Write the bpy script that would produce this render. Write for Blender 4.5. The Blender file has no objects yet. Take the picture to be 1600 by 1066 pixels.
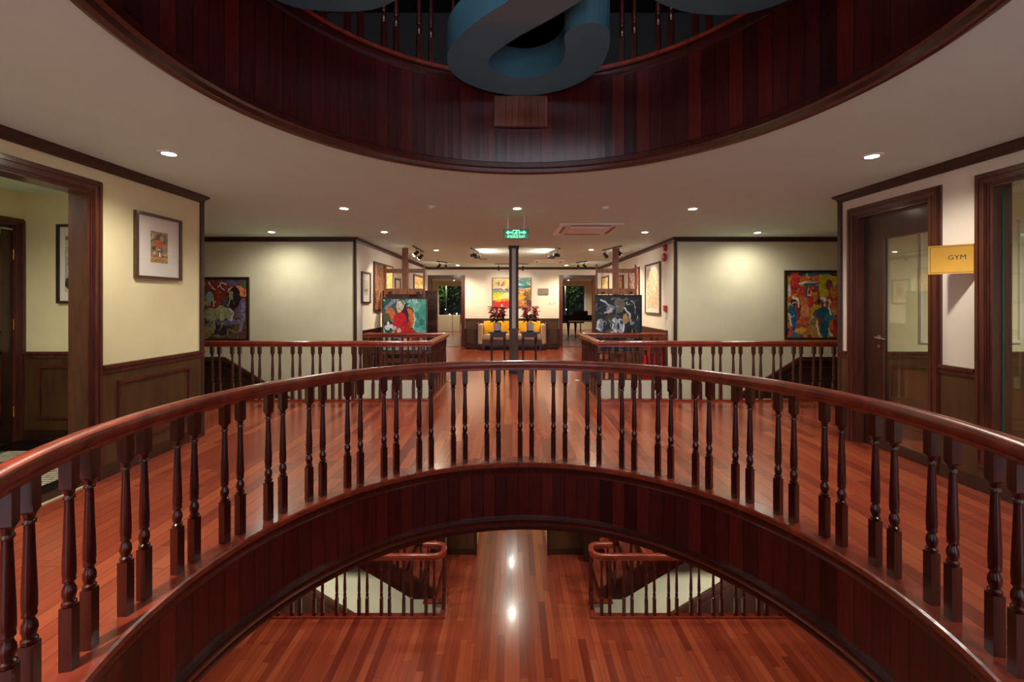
import bpy, bmesh, math, random
from mathutils import Vector, Matrix
import numpy as np
random.seed(7)
PI = math.pi
sc = bpy.context.scene
COL = sc.collection

# ------------------------------------------------------------------ camera, world, exposure
cam_d = bpy.data.cameras.new('camera'); cam = bpy.data.objects.new('camera', cam_d); COL.objects.link(cam)
cam.location = (0, 0, 1.6); cam.rotation_euler = (PI/2, 0, 0)
cam_d.sensor_width = 36; cam_d.lens = 36*688/1600; cam_d.shift_y = -60/1600
cam_d.clip_start = .02; cam_d.clip_end = 200
sc.camera = cam
sc.view_settings.view_transform = 'Standard'; sc.view_settings.look = 'None'
sc.view_settings.gamma = 1; sc.view_settings.exposure = 0.8
sc.view_settings.use_curve_mapping = False
sc.cycles.max_bounces = 8; sc.cycles.diffuse_bounces = 5; sc.cycles.glossy_bounces = 4
sc.cycles.transmission_bounces = 6; sc.cycles.sample_clamp_indirect = 4
sc.cycles.use_denoising = True
world = bpy.data.worlds.new('world'); sc.world = world; world.use_nodes = True
world.node_tree.nodes['Background'].inputs[0].default_value = (.004, .006, .010, 1)
world.node_tree.nodes['Background'].inputs[1].default_value = 1.0
WARM = (1.0, .95, .80)
GOLD = (1.0, .80, .52)
LAMP = 60.0       # W of one hall downlight

def area_light(name, loc, size, power, color=WARM, rot=(0, 0, 0)):
    d = bpy.data.lights.new(name, 'AREA'); d.shape = 'DISK'; d.size = size; d.energy = power; d.color = color
    o = bpy.data.objects.new(name, d); COL.objects.link(o); o.location = loc; o.rotation_euler = rot
    return o
def spot_light(name, loc, target, power, angle=100, blend=.6, color=WARM, radius=.04):
    d = bpy.data.lights.new(name, 'SPOT'); d.energy = power; d.color = color
    d.spot_size = math.radians(angle); d.spot_blend = blend; d.shadow_soft_size = radius
    o = bpy.data.objects.new(name, d); COL.objects.link(o); o.location = loc
    v = Vector(target)-Vector(loc); o.rotation_euler = v.to_track_quat('-Z', 'Y').to_euler()
    return o

# soft fill added in the upper storey behind the camera; no window there
_d = bpy.data.lights.new('upper_fill_light', 'AREA'); _d.shape = 'RECTANGLE'; _d.size = 9; _d.size_y = 2.8; _d.energy = 200; _d.color = (.84, .90, 1)
_o = bpy.data.objects.new('upper_fill_light', _d); COL.objects.link(_o); _o.location = (0, -3.9, 5.4); _o.rotation_euler = (PI/2, 0, 0)

_d = bpy.data.lights.new('rear_fill_light', 'AREA'); _d.shape = 'RECTANGLE'; _d.size = 10; _d.size_y = 2.3; _d.energy = 125; _d.color = (.66, .82, 1)  # unseen cool fill added behind the camera to neutralise the hall ceiling
_o = bpy.data.objects.new('rear_fill_light', _d); COL.objects.link(_o); _o.location = (0, -3.85, 1.5); _o.rotation_euler = (PI/2, 0, 0)

# ------------------------------------------------------------------ dimensions (metres, y = away from the camera)
CX, CY = .12, 2.33            # centre of the round opening
H = 2.88                      # ceiling height
ZL = -3.47                    # lower floor
ZU = 3.80                     # upper floor
XL = -3.73; YC = 5.29         # near left wall, and where both near walls end
YF = 8.63                     # wall behind the stairwells
XCL, XCR = -3.075, 3.20       # gallery walls
YB = 15.9                     # back wall
YW = 26.5                     # window wall of the far room

# ------------------------------------------------------------------ materials
def s2l(c):
    c = c/255.0
    return c/12.92 if c <= .04045 else ((c+.055)/1.055)**2.4
def rgb(r, g, b): return (s2l(r), s2l(g), s2l(b), 1)
def nm(name):
    m = bpy.data.materials.new(name); m.use_nodes = True
    nt = m.node_tree
    return m, nt, nt.nodes['Principled BSDF']
def N(nt, t, **kw):
    n = nt.nodes.new(t)
    for k, v in kw.items(): setattr(n, k, v)
    return n
def math_n(nt, op, a, b=None):
    n = nt.nodes.new('ShaderNodeMath'); n.operation = op
    for i, v in enumerate((a, b)):
        if v is None: continue
        if isinstance(v, (int, float)): n.inputs[i].default_value = v
        else: nt.links.new(v, n.inputs[i])
    return n.outputs[0]
def ramp(nt, fac, stops):
    n = nt.nodes.new('ShaderNodeValToRGB'); cr = n.color_ramp
    while len(cr.elements) > 1: cr.elements.remove(cr.elements[-1])
    cr.elements[0].position = stops[0][0]; cr.elements[0].color = stops[0][1]
    for p, c in stops[1:]:
        e = cr.elements.new(p); e.color = c
    nt.links.new(fac, n.inputs[0]); return n.outputs[0]
def mixc(nt, fac, a, b, mode='MIX'):
    n = nt.nodes.new('ShaderNodeMix'); n.data_type = 'RGBA'; n.blend_type = mode
    for sock, v in ((n.inputs[0], fac), (n.inputs[6], a), (n.inputs[7], b)):
        if isinstance(v, (int, float, tuple)): sock.default_value = v
        else: nt.links.new(v, sock)
    return n.outputs[2]

def plain(name, col, rough=.6, metal=0, noise=0.06, scale=12, bump=0, coat=0, spec=.5):
    m, nt, b = nm(name)
    tc = N(nt, 'ShaderNodeTexCoord'); nz = N(nt, 'ShaderNodeTexNoise')
    nz.inputs['Scale'].default_value = scale; nz.inputs['Detail'].default_value = 4
    nt.links.new(tc.outputs['Object'], nz.inputs['Vector'])
    d = tuple(c*(1-noise*2) for c in col[:3])+(1,); l = tuple(min(1, c*(1+noise*2)) for c in col[:3])+(1,)
    nt.links.new(ramp(nt, nz.outputs[0], [(.3, d), (.7, l)]), b.inputs['Base Color'])
    b.inputs['Roughness'].default_value = rough; b.inputs['Metallic'].default_value = metal
    b.inputs['Coat Weight'].default_value = coat; b.inputs['Specular IOR Level'].default_value = spec
    if bump:
        bp = N(nt, 'ShaderNodeBump'); bp.inputs['Strength'].default_value = bump; bp.inputs['Distance'].default_value = .01
        nt.links.new(nz.outputs[0], bp.inputs['Height']); nt.links.new(bp.outputs[0], b.inputs['Normal'])
    return m
def wood(name, dark, light, rough=.28, stretch=(14, 14, 1.2), coat=.4, scale=3.0):
    m, nt, b = nm(name)
    tc = N(nt, 'ShaderNodeTexCoord'); mp = N(nt, 'ShaderNodeMapping'); mp.inputs['Scale'].default_value = stretch
    nt.links.new(tc.outputs['Object'], mp.inputs[0])
    nz = N(nt, 'ShaderNodeTexNoise'); nz.inputs['Scale'].default_value = scale; nz.inputs['Detail'].default_value = 6
    nz.inputs['Distortion'].default_value = .6
    nt.links.new(mp.outputs[0], nz.inputs['Vector'])
    nt.links.new(ramp(nt, nz.outputs[0], [(.3, dark), (.72, light)]), b.inputs['Base Color'])
    b.inputs['Roughness'].default_value = rough; b.inputs['Coat Weight'].default_value = coat
    b.inputs['Coat Roughness'].default_value = .15
    return m
def emit(name, col, strength):
    m, nt, b = nm(name)
    b.inputs['Base Color'].default_value = (0, 0, 0, 1)
    b.inputs['Emission Color'].default_value = col; b.inputs['Emission Strength'].default_value = strength
    return m
def glass(name, tint=(.93, .97, .95, 1), alpha=.12, blend=.25):
    # a thin pane: mostly see-through, with a mirror-like sheen at grazing angles
    m, nt, b = nm(name); nt.nodes.remove(b)
    out = nt.nodes['Material Output']
    tr = N(nt, 'ShaderNodeBsdfTransparent'); tr.inputs[0].default_value = tint
    gl = N(nt, 'ShaderNodeBsdfGlossy'); gl.inputs['Roughness'].default_value = .02
    lw = N(nt, 'ShaderNodeLayerWeight'); lw.inputs[0].default_value = blend
    f = math_n(nt, 'ADD', math_n(nt, 'MULTIPLY', lw.outputs['Fresnel'], .7), alpha*.5)
    mx = N(nt, 'ShaderNodeMixShader'); nt.links.new(f, mx.inputs[0])
    nt.links.new(tr.outputs[0], mx.inputs[1]); nt.links.new(gl.outputs[0], mx.inputs[2])
    nt.links.new(mx.outputs[0], out.inputs[0])
    return m

def planks(name, cols, width=.11, length=1.5, rough=.24):
    m, nt, b = nm(name)
    tc = N(nt, 'ShaderNodeTexCoord'); sp = N(nt, 'ShaderNodeSeparateXYZ'); nt.links.new(tc.outputs['Object'], sp.inputs[0])
    u = math_n(nt, 'DIVIDE', sp.outputs[0], width); row = math_n(nt, 'FLOOR', u)
    wn = N(nt, 'ShaderNodeTexWhiteNoise', noise_dimensions='1D'); nt.links.new(row, wn.inputs['W'])
    v = math_n(nt, 'DIVIDE', math_n(nt, 'ADD', sp.outputs[1], math_n(nt, 'MULTIPLY', wn.outputs[0], length*7)), length)
    col = math_n(nt, 'FLOOR', v)
    cb = N(nt, 'ShaderNodeCombineXYZ'); nt.links.new(row, cb.inputs[0]); nt.links.new(col, cb.inputs[1])
    w2 = N(nt, 'ShaderNodeTexWhiteNoise', noise_dimensions='2D'); nt.links.new(cb.outputs[0], w2.inputs['Vector'])
    c0 = ramp(nt, w2.outputs[0], [(i/(len(cols)-1), c) for i, c in enumerate(cols)])
    mp = N(nt, 'ShaderNodeMapping'); mp.inputs['Scale'].default_value = (16, .9, 1)
    nt.links.new(tc.outputs['Object'], mp.inputs[0])
    ad = N(nt, 'ShaderNodeVectorMath', operation='ADD'); nt.links.new(mp.outputs[0], ad.inputs[0]); nt.links.new(w2.outputs['Color'], ad.inputs[1])
    nz = N(nt, 'ShaderNodeTexNoise'); nz.inputs['Scale'].default_value = 1.6; nz.inputs['Detail'].default_value = 5
    nt.links.new(ad.outputs[0], nz.inputs['Vector'])
    g = ramp(nt, nz.outputs[0], [(.25, (.82, .78, .76, 1)), (.75, (1.12, 1.12, 1.12, 1))])
    c1 = mixc(nt, 1.0, c0, g, 'MULTIPLY')
    fu = math_n(nt, 'FRACT', u); fv = math_n(nt, 'FRACT', v)
    gap = math_n(nt, 'MAXIMUM', math_n(nt, 'LESS_THAN', fu, .03), math_n(nt, 'LESS_THAN', fv, .003))
    c2 = mixc(nt, gap, c1, (.07, .02, .012, 1))
    nt.links.new(c2, b.inputs['Base Color'])
    b.inputs['Roughness'].default_value = rough
    b.inputs['Coat Weight'].default_value = .25; b.inputs['Coat Roughness'].default_value = .12
    bp = N(nt, 'ShaderNodeBump'); bp.inputs['Strength'].default_value = .03; bp.inputs['Distance'].default_value = .001
    h = math_n(nt, 'ADD', math_n(nt, 'MULTIPLY', gap, -1.0), 0.0)
    return m
def staves(name, cols, n=110, axis_x=False):
    # vertical boards around the round opening (angle about the object's own origin) or along x
    m, nt, b = nm(name)
    tc = N(nt, 'ShaderNodeTexCoord'); sp = N(nt, 'ShaderNodeSeparateXYZ'); nt.links.new(tc.outputs['Object'], sp.inputs[0])
    if axis_x: u = math_n(nt, 'DIVIDE', sp.outputs[0], .062)
    else: u = math_n(nt, 'MULTIPLY', math_n(nt, 'ARCTAN2', sp.outputs[1], sp.outputs[0]), n/(2*PI))
    row = math_n(nt, 'FLOOR', u)
    wn = N(nt, 'ShaderNodeTexWhiteNoise', noise_dimensions='1D'); nt.links.new(row, wn.inputs['W'])
    c0 = ramp(nt, wn.outputs[0], [(i/(len(cols)-1), c) for i, c in enumerate(cols)])
    cb = N(nt, 'ShaderNodeCombineXYZ'); nt.links.new(math_n(nt, 'MULTIPLY', u, 5), cb.inputs[0]); nt.links.new(math_n(nt, 'MULTIPLY', sp.outputs[2], 2.0), cb.inputs[1])
    nz = N(nt, 'ShaderNodeTexNoise'); nz.inputs['Scale'].default_value = 1.5; nz.inputs['Detail'].default_value = 5
    nt.links.new(cb.outputs[0], nz.inputs['Vector'])
    g = ramp(nt, nz.outputs[0], [(.25, (.6, .55, .55, 1)), (.75, (1.3, 1.3, 1.3, 1))])
    c1 = mixc(nt, 1.0, c0, g, 'MULTIPLY')
    gap = math_n(nt, 'LESS_THAN', math_n(nt, 'FRACT', u), .05)
    nt.links.new(mixc(nt, gap, c1, (.01, .002, .002, 1)), b.inputs['Base Color'])
    b.inputs['Roughness'].default_value = .3
    b.inputs['Coat Weight'].default_value = .3; b.inputs['Coat Roughness'].default_value = .18
    bp = N(nt, 'ShaderNodeBump'); bp.inputs['Strength'].default_value = .4; bp.inputs['Distance'].default_value = .004
    nt.links.new(math_n(nt, 'ADD', math_n(nt, 'MULTIPLY', gap, -1.0), math_n(nt, 'MULTIPLY', wn.outputs[0], .4)), bp.inputs['Height'])
    nt.links.new(bp.outputs[0], b.inputs['Normal'])
    return m
def mosaic(name):
    m, nt, b = nm(name)
    tc = N(nt, 'ShaderNodeTexCoord'); mp = N(nt, 'ShaderNodeMapping')
    mp.inputs['Rotation'].default_value = (0, 0, 0); nt.links.new(tc.outputs['Object'], mp.inputs[0])
    br = N(nt, 'ShaderNodeTexBrick'); br.inputs['Scale'].default_value = 1
    br.inputs['Brick Width'].default_value = .17; br.inputs['Row Height'].default_value = .045
    br.inputs['Mortar Size'].default_value = .006; br.offset = .5
    br.inputs['Color1'].default_value = rgb(235, 228, 205); br.inputs['Color2'].default_value = rgb(215, 208, 186); br.inputs['Mortar'].default_value = rgb(40, 36, 30)
    nt.links.new(mp.outputs[0], br.inputs[0])
    sp = N(nt, 'ShaderNodeSeparateXYZ'); nt.links.new(tc.outputs['Object'], sp.inputs[0])
    st = math_n(nt, 'LESS_THAN', math_n(nt, 'FRACT', math_n(nt, 'DIVIDE', sp.outputs[0], .34)), .14)
    nt.links.new(mixc(nt, st, br.outputs[0], rgb(14, 13, 12)), b.inputs['Base Color'])
    b.inputs['Roughness'].default_value = .3
    return m
def painted(name, rough=.45):
    m, nt, b = nm(name)
    at = N(nt, 'ShaderNodeVertexColor'); at.layer_name = 'Col'
    tc = N(nt, 'ShaderNodeTexCoord'); nz = N(nt, 'ShaderNodeTexNoise'); nz.inputs['Scale'].default_value = 28; nz.inputs['Detail'].default_value = 4
    nt.links.new(tc.outputs['Object'], nz.inputs['Vector'])
    g = ramp(nt, nz.outputs[0], [(.3, (.8, .8, .8, 1)), (.7, (1.15, 1.15, 1.15, 1))])
    nt.links.new(mixc(nt, 1.0, at.outputs[0], g, 'MULTIPLY'), b.inputs['Base Color'])
    b.inputs['Roughness'].default_value = rough
    bp = N(nt, 'ShaderNodeBump'); bp.inputs['Strength'].default_value = .3; bp.inputs['Distance'].default_value = .004
    nt.links.new(nz.outputs[0], bp.inputs['Height']); nt.links.new(bp.outputs[0], b.inputs['Normal'])
    return m

M = {}
M['floor'] = planks('cherry_plank_floor', [rgb(110, 40, 27), rgb(141, 60, 37), rgb(160, 77, 48), rgb(128, 51, 34), rgb(152, 66, 42)])
M['mahogany'] = wood('mahogany', rgb(46, 11, 8), rgb(78, 23, 15))
M['mahogany_h'] = wood('mahogany_handrail', rgb(112, 40, 26), rgb(150, 60, 40), stretch=(3, 3, 3), rough=.25)
M['casing'] = wood('casing_wood', rgb(60, 24, 15), rgb(92, 42, 26), rough=.35, stretch=(8, 8, 1))
M['crown'] = wood('crown_wood', rgb(44, 22, 14), rgb(62, 34, 22), rough=.5, stretch=(2, 2, 8), coat=.1)
M['wainscot'] = wood('wainscot_wood', rgb(60, 39, 18), rgb(86, 56, 28), rough=.4, stretch=(4, 4, .7), coat=.2)
M['darkwood'] = wood('dark_door_wood', rgb(40, 20, 12), rgb(62, 32, 20), rough=.35, stretch=(8, 8, 1))
M['easel'] = wood('easel_wood', rgb(120, 70, 46), rgb(158, 100, 68), rough=.5, stretch=(10, 10, 1), coat=0)
M['staves'] = staves('fascia_boards', [rgb(50, 12, 11), rgb(84, 20, 18), rgb(64, 21, 21), rgb(104, 28, 24), rgb(56, 15, 15)])
M['bracket'] = staves('bracket_boards', [rgb(120, 62, 44), rgb(142, 78, 56), rgb(104, 52, 40)], axis_x=True)
M['cream'] = plain('cream_wall', rgb(220, 208, 166), .8, noise=.02, scale=3)
M['pale'] = plain('pale_wall', rgb(214, 208, 180), .8, noise=.02, scale=3)
M['blush'] = plain('blush_wall', rgb(218, 204, 190), .8, noise=.02, scale=3)
M['white'] = plain('white_plaster', rgb(222, 216, 206), .8, noise=.01, scale=3)
M['ceil'] = plain('ceiling_plaster', rgb(206, 228, 222), .85, noise=.01, scale=3)
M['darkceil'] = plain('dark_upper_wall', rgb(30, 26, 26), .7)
M['blue'] = plain('blue_lacquer', rgb(80, 130, 150), .3, noise=.03, scale=5, coat=.4)
M['brass'] = plain('brass', rgb(206, 142, 56), .24, metal=1, noise=.05, scale=6)
M['chrome'] = plain('satin_chrome', rgb(190, 186, 180), .25, metal=1)
M['black'] = plain('black_metal', rgb(22, 20, 20), .4)
M['gloss_black'] = plain('black_piano_lacquer', rgb(12, 12, 14), .08, coat=1)
M['whiteplastic'] = plain('white_plastic', rgb(226, 222, 214), .4, noise=.01)
M['grey'] = plain('grey_plastic', rgb(120, 108, 98), .5)
M['red'] = plain('red_enamel', rgb(176, 22, 20), .35)
M['mat'] = plain('white_mat_board', rgb(222, 214, 206), .8, noise=.01)
M['frame'] = wood('frame_wood', rgb(60, 34, 22), rgb(84, 50, 34), rough=.4, stretch=(6, 6, 6))
M['darkframe'] = wood('dark_frame_wood', rgb(34, 18, 14), rgb(52, 28, 20), rough=.4, stretch=(6, 6, 6))
M['paint'] = painted('painted_canvas')
M['glass'] = glass('door_glass', alpha=.10)
M['glazing'] = glass('picture_glazing', (1, 1, 1, 1), alpha=.04, blend=.06)
M['glassedge'] = plain('green_glass_edge', rgb(44, 96, 84), .15)
M['downlight'] = emit('downlight_lens', (1, .86, .66, 1), 60)
M['spotlens'] = emit('spot_lens', (1, .92, .8, 1), 60)
M['exit'] = emit('exit_green', rgb(0, 84, 44), .7)
M['exitmark'] = emit('exit_marks', rgb(90, 255, 170), 1.8)
M['sofa'] = plain('cream_upholstery', rgb(206, 186, 160), .9, noise=.04, scale=40, bump=.2)
M['yellow'] = plain('yellow_fabric', rgb(232, 170, 30), .85, noise=.05, scale=40, bump=.2)
M['pot'] = plain('pale_glazed_pot', rgb(214, 206, 206), .4)
M['leafred'] = plain('red_bract', rgb(190, 18, 38), .5, noise=.15, scale=30)
M['leafgreen'] = plain('green_leaf', rgb(34, 62, 26), .5, noise=.15, scale=30)
M['mosaic'] = mosaic('mosaic_tiles')
M['blacktile'] = plain('black_tile', rgb(14, 13, 12), .25)
M['marble'] = plain('marble_strip', rgb(190, 175, 150), .3)
M['cream_block'] = plain('cream_counter', rgb(214, 196, 160), .6, noise=.02)
M['nightleaf'] = plain('tree_leaves', rgb(60, 96, 30), .8, noise=.3, scale=3)
M['asphalt'] = plain('night_ground', rgb(40, 40, 42), .9)
M['bulb'] = emit('street_bulb', (1, .9, .75, 1), 12)

# ------------------------------------------------------------------ mesh helpers
def link(o, parent=None):
    COL.objects.link(o)
    if parent is not None: o.parent = parent
    return o
def smooth_by_angle(me, deg=35):
    for p in me.polygons: p.use_smooth = True
    try:
        me.set_sharp_from_angle(angle=math.radians(deg))
    except Exception: pass
def obj(name, bm, mat, parent=None, smooth=False, kind=None):
    bmesh.ops.recalc_face_normals(bm, faces=bm.faces)
    me = bpy.data.meshes.new(name); bm.to_mesh(me); bm.free()
    for m in (mat if isinstance(mat, (list, tuple)) else [mat]): me.materials.append(m)
    if smooth: smooth_by_angle(me)
    o = bpy.data.objects.new(name, me); link(o, parent)
    if kind: o['kind'] = kind
    return o
def empty(name, loc=(0, 0, 0), rotz=0):
    o = bpy.data.objects.new(name, None); COL.objects.link(o); o.empty_display_size = .1
    o.location = loc; o.rotation_euler = (0, 0, rotz); return o
def tag(o, label, cat, group=None, kind=None):
    o['label'] = label; o['category'] = cat
    if group: o['group'] = group
    if kind: o['kind'] = kind
    return o
def thing(name, label, cat, loc=(0, 0, 0), rotz=0, group=None): return tag(empty(name, loc, rotz), label, cat, group)
def box(bm, x0, x1, y0, y1, z0, z1, mi=0, mat4=None):
    vs = [Vector((x, y, z)) for x in (x0, x1) for y in (y0, y1) for z in (z0, z1)]
    if mat4 is not None: vs = [mat4 @ v for v in vs]
    v = [bm.verts.new(p) for p in vs]
    fs = []
    for f in ((0, 1, 3, 2), (4, 6, 7, 5), (0, 4, 5, 1), (2, 3, 7, 6), (0, 2, 6, 4), (1, 5, 7, 3)):
        fc = bm.faces.new([v[i] for i in f]); fc.material_index = mi; fs.append(fc)
    return v
def bbox(*a, bev=0, **k):
    """a new bmesh holding one (bevelled) box"""
    bm = bmesh.new(); box(bm, *a, **k)
    if bev: bmesh.ops.bevel(bm, geom=list(bm.edges), offset=bev, segments=2, affect='EDGES')
    return bm
def lathe(bm, prof, n=16, c=(0, 0), mi=0, mat4=None, cap=True):
    rings = []
    for r, z in prof:
        ring = []
        for i in range(n):
            a = 2*PI*i/n; p = Vector((c[0]+r*math.cos(a), c[1]+r*math.sin(a), z))
            if mat4 is not None: p = mat4 @ p
            ring.append(bm.verts.new(p))
        rings.append(ring)
    for a, b in zip(rings, rings[1:]):
        for i in range(n):
            f = bm.faces.new((a[i], a[(i+1) % n], b[(i+1) % n], b[i])); f.material_index = mi
    if cap:
        for r in (rings[0], rings[-1]):
            try: bm.faces.new(r).material_index = mi
            except Exception: pass
    return bm
def prism(bm, pts, axis, a, b, mi=0):
    """extrude a 2-D polygon along an axis: x -> pts are (y,z); y -> (x,z); z -> (x,y)"""
    def P(p, t):
        return Vector((t, p[0], p[1])) if axis == 'x' else Vector((p[0], t, p[1])) if axis == 'y' else Vector((p[0], p[1], t))
    A = [bm.verts.new(P(p, a)) for p in pts]; B = [bm.verts.new(P(p, b)) for p in pts]
    n = len(pts)
    bm.faces.new(A).material_index = mi; bm.faces.new(B[::-1]).material_index = mi
    for i in range(n): bm.faces.new((A[i], A[(i+1) % n], B[(i+1) % n], B[i])).material_index = mi
    return bm
def tube(bm, p0, p1, r, n=8, mi=0, r1=None):
    p0, p1 = Vector(p0), Vector(p1); d = p1-p0; q = d.to_track_quat('Z', 'Y').to_matrix().to_4x4()
    m4 = Matrix.Translation(p0) @ q
    lathe(bm, [(r, 0), (r if r1 is None else r1, d.length)], n, mat4=m4, mi=mi)
def sweep(bm, path, prof, closed=False, mi=0):
    """sweep a closed profile [(offset to the left, z)] along a horizontal path [(x,y,z)] with mitred corners"""
    P = [Vector(p) for p in path]; n = len(P); rings = []
    for i in range(n):
        if closed: a, c = P[i-1], P[(i+1) % n]
        else: a, c = P[max(i-1, 0)], P[min(i+1, n-1)]
        b = P[i]
        d1 = (b-a); d2 = (c-b)
        d1 = Vector((d1.x, d1.y, 0)); d2 = Vector((d2.x, d2.y, 0))
        if d1.length < 1e-9: d1 = d2
        if d2.length < 1e-9: d2 = d1
        d1.normalize(); d2.normalize()
        n1 = Vector((-d1.y, d1.x, 0)); n2 = Vector((-d2.y, d2.x, 0)); m = (n1+n2).normalized()
        k = 1/max(.3, m.dot(n1))
        rings.append([bm.verts.new(b+m*(u*k)+Vector((0, 0, z))) for u, z in prof])
    k = len(prof)
    for i in range(n if closed else n-1):
        A, B = rings[i], rings[(i+1) % n]
        for j in range(k): bm.faces.new((A[j], A[(j+1) % k], B[(j+1) % k], B[j])).material_index = mi
    if not closed:
        bm.faces.new(rings[0][::-1]).material_index = mi; bm.faces.new(rings[-1]).material_index = mi
    return bm
def circle_path(r, z, n=144, c=(0, 0)): return [(c[0]+r*math.cos(2*PI*i/n), c[1]+r*math.sin(2*PI*i/n), z) for i in range(n)]
def ring_rect(bm, r0, r1, z0, z1, n=144, mi=0):
    sweep(bm, circle_path((r0+r1)/2, 0, n), [((r1-r0)/2, z0), (-(r1-r0)/2, z0), (-(r1-r0)/2, z1), ((r1-r0)/2, z1)], True, mi); return bm
def slab(name, outer, holes, z0, z1, mats, kind='structure'):
    """slab with holes; materials: top, bottom, side"""
    cu = bpy.data.curves.new(name, 'CURVE'); cu.dimensions = '2D'; cu.fill_mode = 'BOTH'; cu.extrude = (z1-z0)/2
    for pts in [outer]+holes:
        s = cu.splines.new('POLY'); s.points.add(len(pts)-1)
        for i, p in enumerate(pts): s.points[i].co = (p[0], p[1], 0, 1)
        s.use_cyclic_u = True
    tmp = bpy.data.objects.new('tmp', cu); COL.objects.link(tmp)
    dg = bpy.context.evaluated_depsgraph_get()
    me = bpy.data.meshes.new_from_object(tmp.evaluated_get(dg)); me.name = name
    COL.objects.unlink(tmp); bpy.data.objects.remove(tmp)
    me.materials.clear()
    for m in mats: me.materials.append(m)
    bm = bmesh.new(); bm.from_mesh(me); bmesh.ops.remove_doubles(bm, verts=bm.verts, dist=1e-4)
    bmesh.ops.recalc_face_normals(bm, faces=bm.faces)
    for f in bm.faces:
        f.material_index = 0 if f.normal.z > .5 else 1 if f.normal.z < -.5 else 2
        f.smooth = False
    bm.to_mesh(me); bm.free()
    o = bpy.data.objects.new(name, me); COL.objects.link(o); o.location.z = (z0+z1)/2; o['kind'] = kind
    return o
def dup(root, loc=None, rotz=None, label=None, group=None):
    r = root.copy(); COL.objects.link(r)
    if loc is not None: r.location = loc
    if rotz is not None: r.rotation_euler = (0, 0, rotz)
    if label: r['label'] = label
    if group: r['group'] = group
    for ch in list(root.children):
        c = ch.copy(); COL.objects.link(c); c.parent = r
        for g in list(ch.children):
            d = g.copy(); COL.objects.link(d); d.parent = c
    return r

# ------------------------------------------------------------------ floors, ceilings
def circ(r, n=144): return [(CX+r*math.cos(2*PI*i/n), CY+r*math.sin(2*PI*i/n)) for i in range(n)]
WELL_L = [(-9.5, 7.2), (-1.38, 7.2), (-1.38, 9.03), (XCL-.04, 9.03), (XCL-.04, YF+.03), (-9.5, YF+.03)]
WELL_R = [(1.46, 7.2), (9.5, 7.2), (9.5, YF+.03), (XCR+.04, YF+.03), (XCR+.04, 9.03), (1.46, 9.03)]
OUT = [(-10, -4), (10, -4), (10, YW+.3), (-10, YW+.3)]
slab('floor', OUT, [circ(2.0), WELL_L, WELL_R], -.25, 0, [M['floor'], M['ceil'], M['white']])
slab('ceiling', OUT, [circ(2.0), WELL_L, WELL_R], -.59, -.25, [M['ceil'], M['ceil'], M['white']])     # ceiling of the level below
slab('ceiling', OUT, [circ(2.0)], H, ZU-.25, [M['ceil'], M['ceil'], M['white']])
slab('floor', OUT, [circ(2.0)], ZU-.25, ZU, [M['floor'], M['ceil'], M['white']])   # upper level
WLL = [(-9.5, 7.15), (-1.17, 7.15), (-1.17, 7.5), (-1.3, 7.5), (-1.3, YF+.03), (-9.5, YF+.03)]
WLR = [(1.36, 7.15), (9.5, 7.15), (9.5, YF+.03), (1.5, YF+.03), (1.5, 7.5), (1.36, 7.5)]
slab('floor', OUT, [WLL, WLR], ZL-.4, ZL, [M['floor'], M['ceil'], M['white']])
slab('floor', OUT, [], -7.2, -7.0, [M['floor'], M['ceil'], M['white']])
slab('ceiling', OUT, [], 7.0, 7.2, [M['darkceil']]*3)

# fascia of vertical boards lining the round opening, with mouldings
def fascia(z0, z1, name):
    o = obj(name, ring_rect(bmesh.new(), 1.985, 2.015, z0, z1), M['staves'], kind='structure'); o.location = (CX, CY, 0)
    return o
f1 = fascia(-.57, -.02, 'trim_1'); f2 = fascia(H+.02, ZU-.02, 'trim_2')
def moulding(parent, name, prof, r):
    o = obj(name, sweep(bmesh.new(), circle_path(r, 0), prof, True), M['mahogany'], parent, smooth=True); return o
# profile offsets: positive = towards the centre
moulding(f1, 'lip_moulding', [(.0, -.075), (.02, -.075), (.03, -.05), (.03, -.02), (.045, -.015), (.045, .012), (.03, .022), (0, .022)], 2.0)
moulding(f1, 'bottom_moulding', [(-.03, -.615), (.035, -.615), (.04, -.59), (.035, -.57), (.05, -.555), (.06, -.52), (.055, -.5), (0.01, -.5)], 2.0)
moulding(f2, 'lip_moulding', [(.0, ZU-.085), (.02, ZU-.085), (.03, ZU-.06), (.03, ZU-.02), (.045, ZU-.015), (.045, ZU+.012), (.03, ZU+.022), (0, ZU+.022)], 2.0)
moulding(f2, 'bottom_moulding', [(-.03, H-.015), (.0, H-.015), (.02, H-.005), (.03, H+.025), (.055, H+.035), (.06, H+.075), (.045, H+.085), (0, H+.085)], 2.0)

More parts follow.
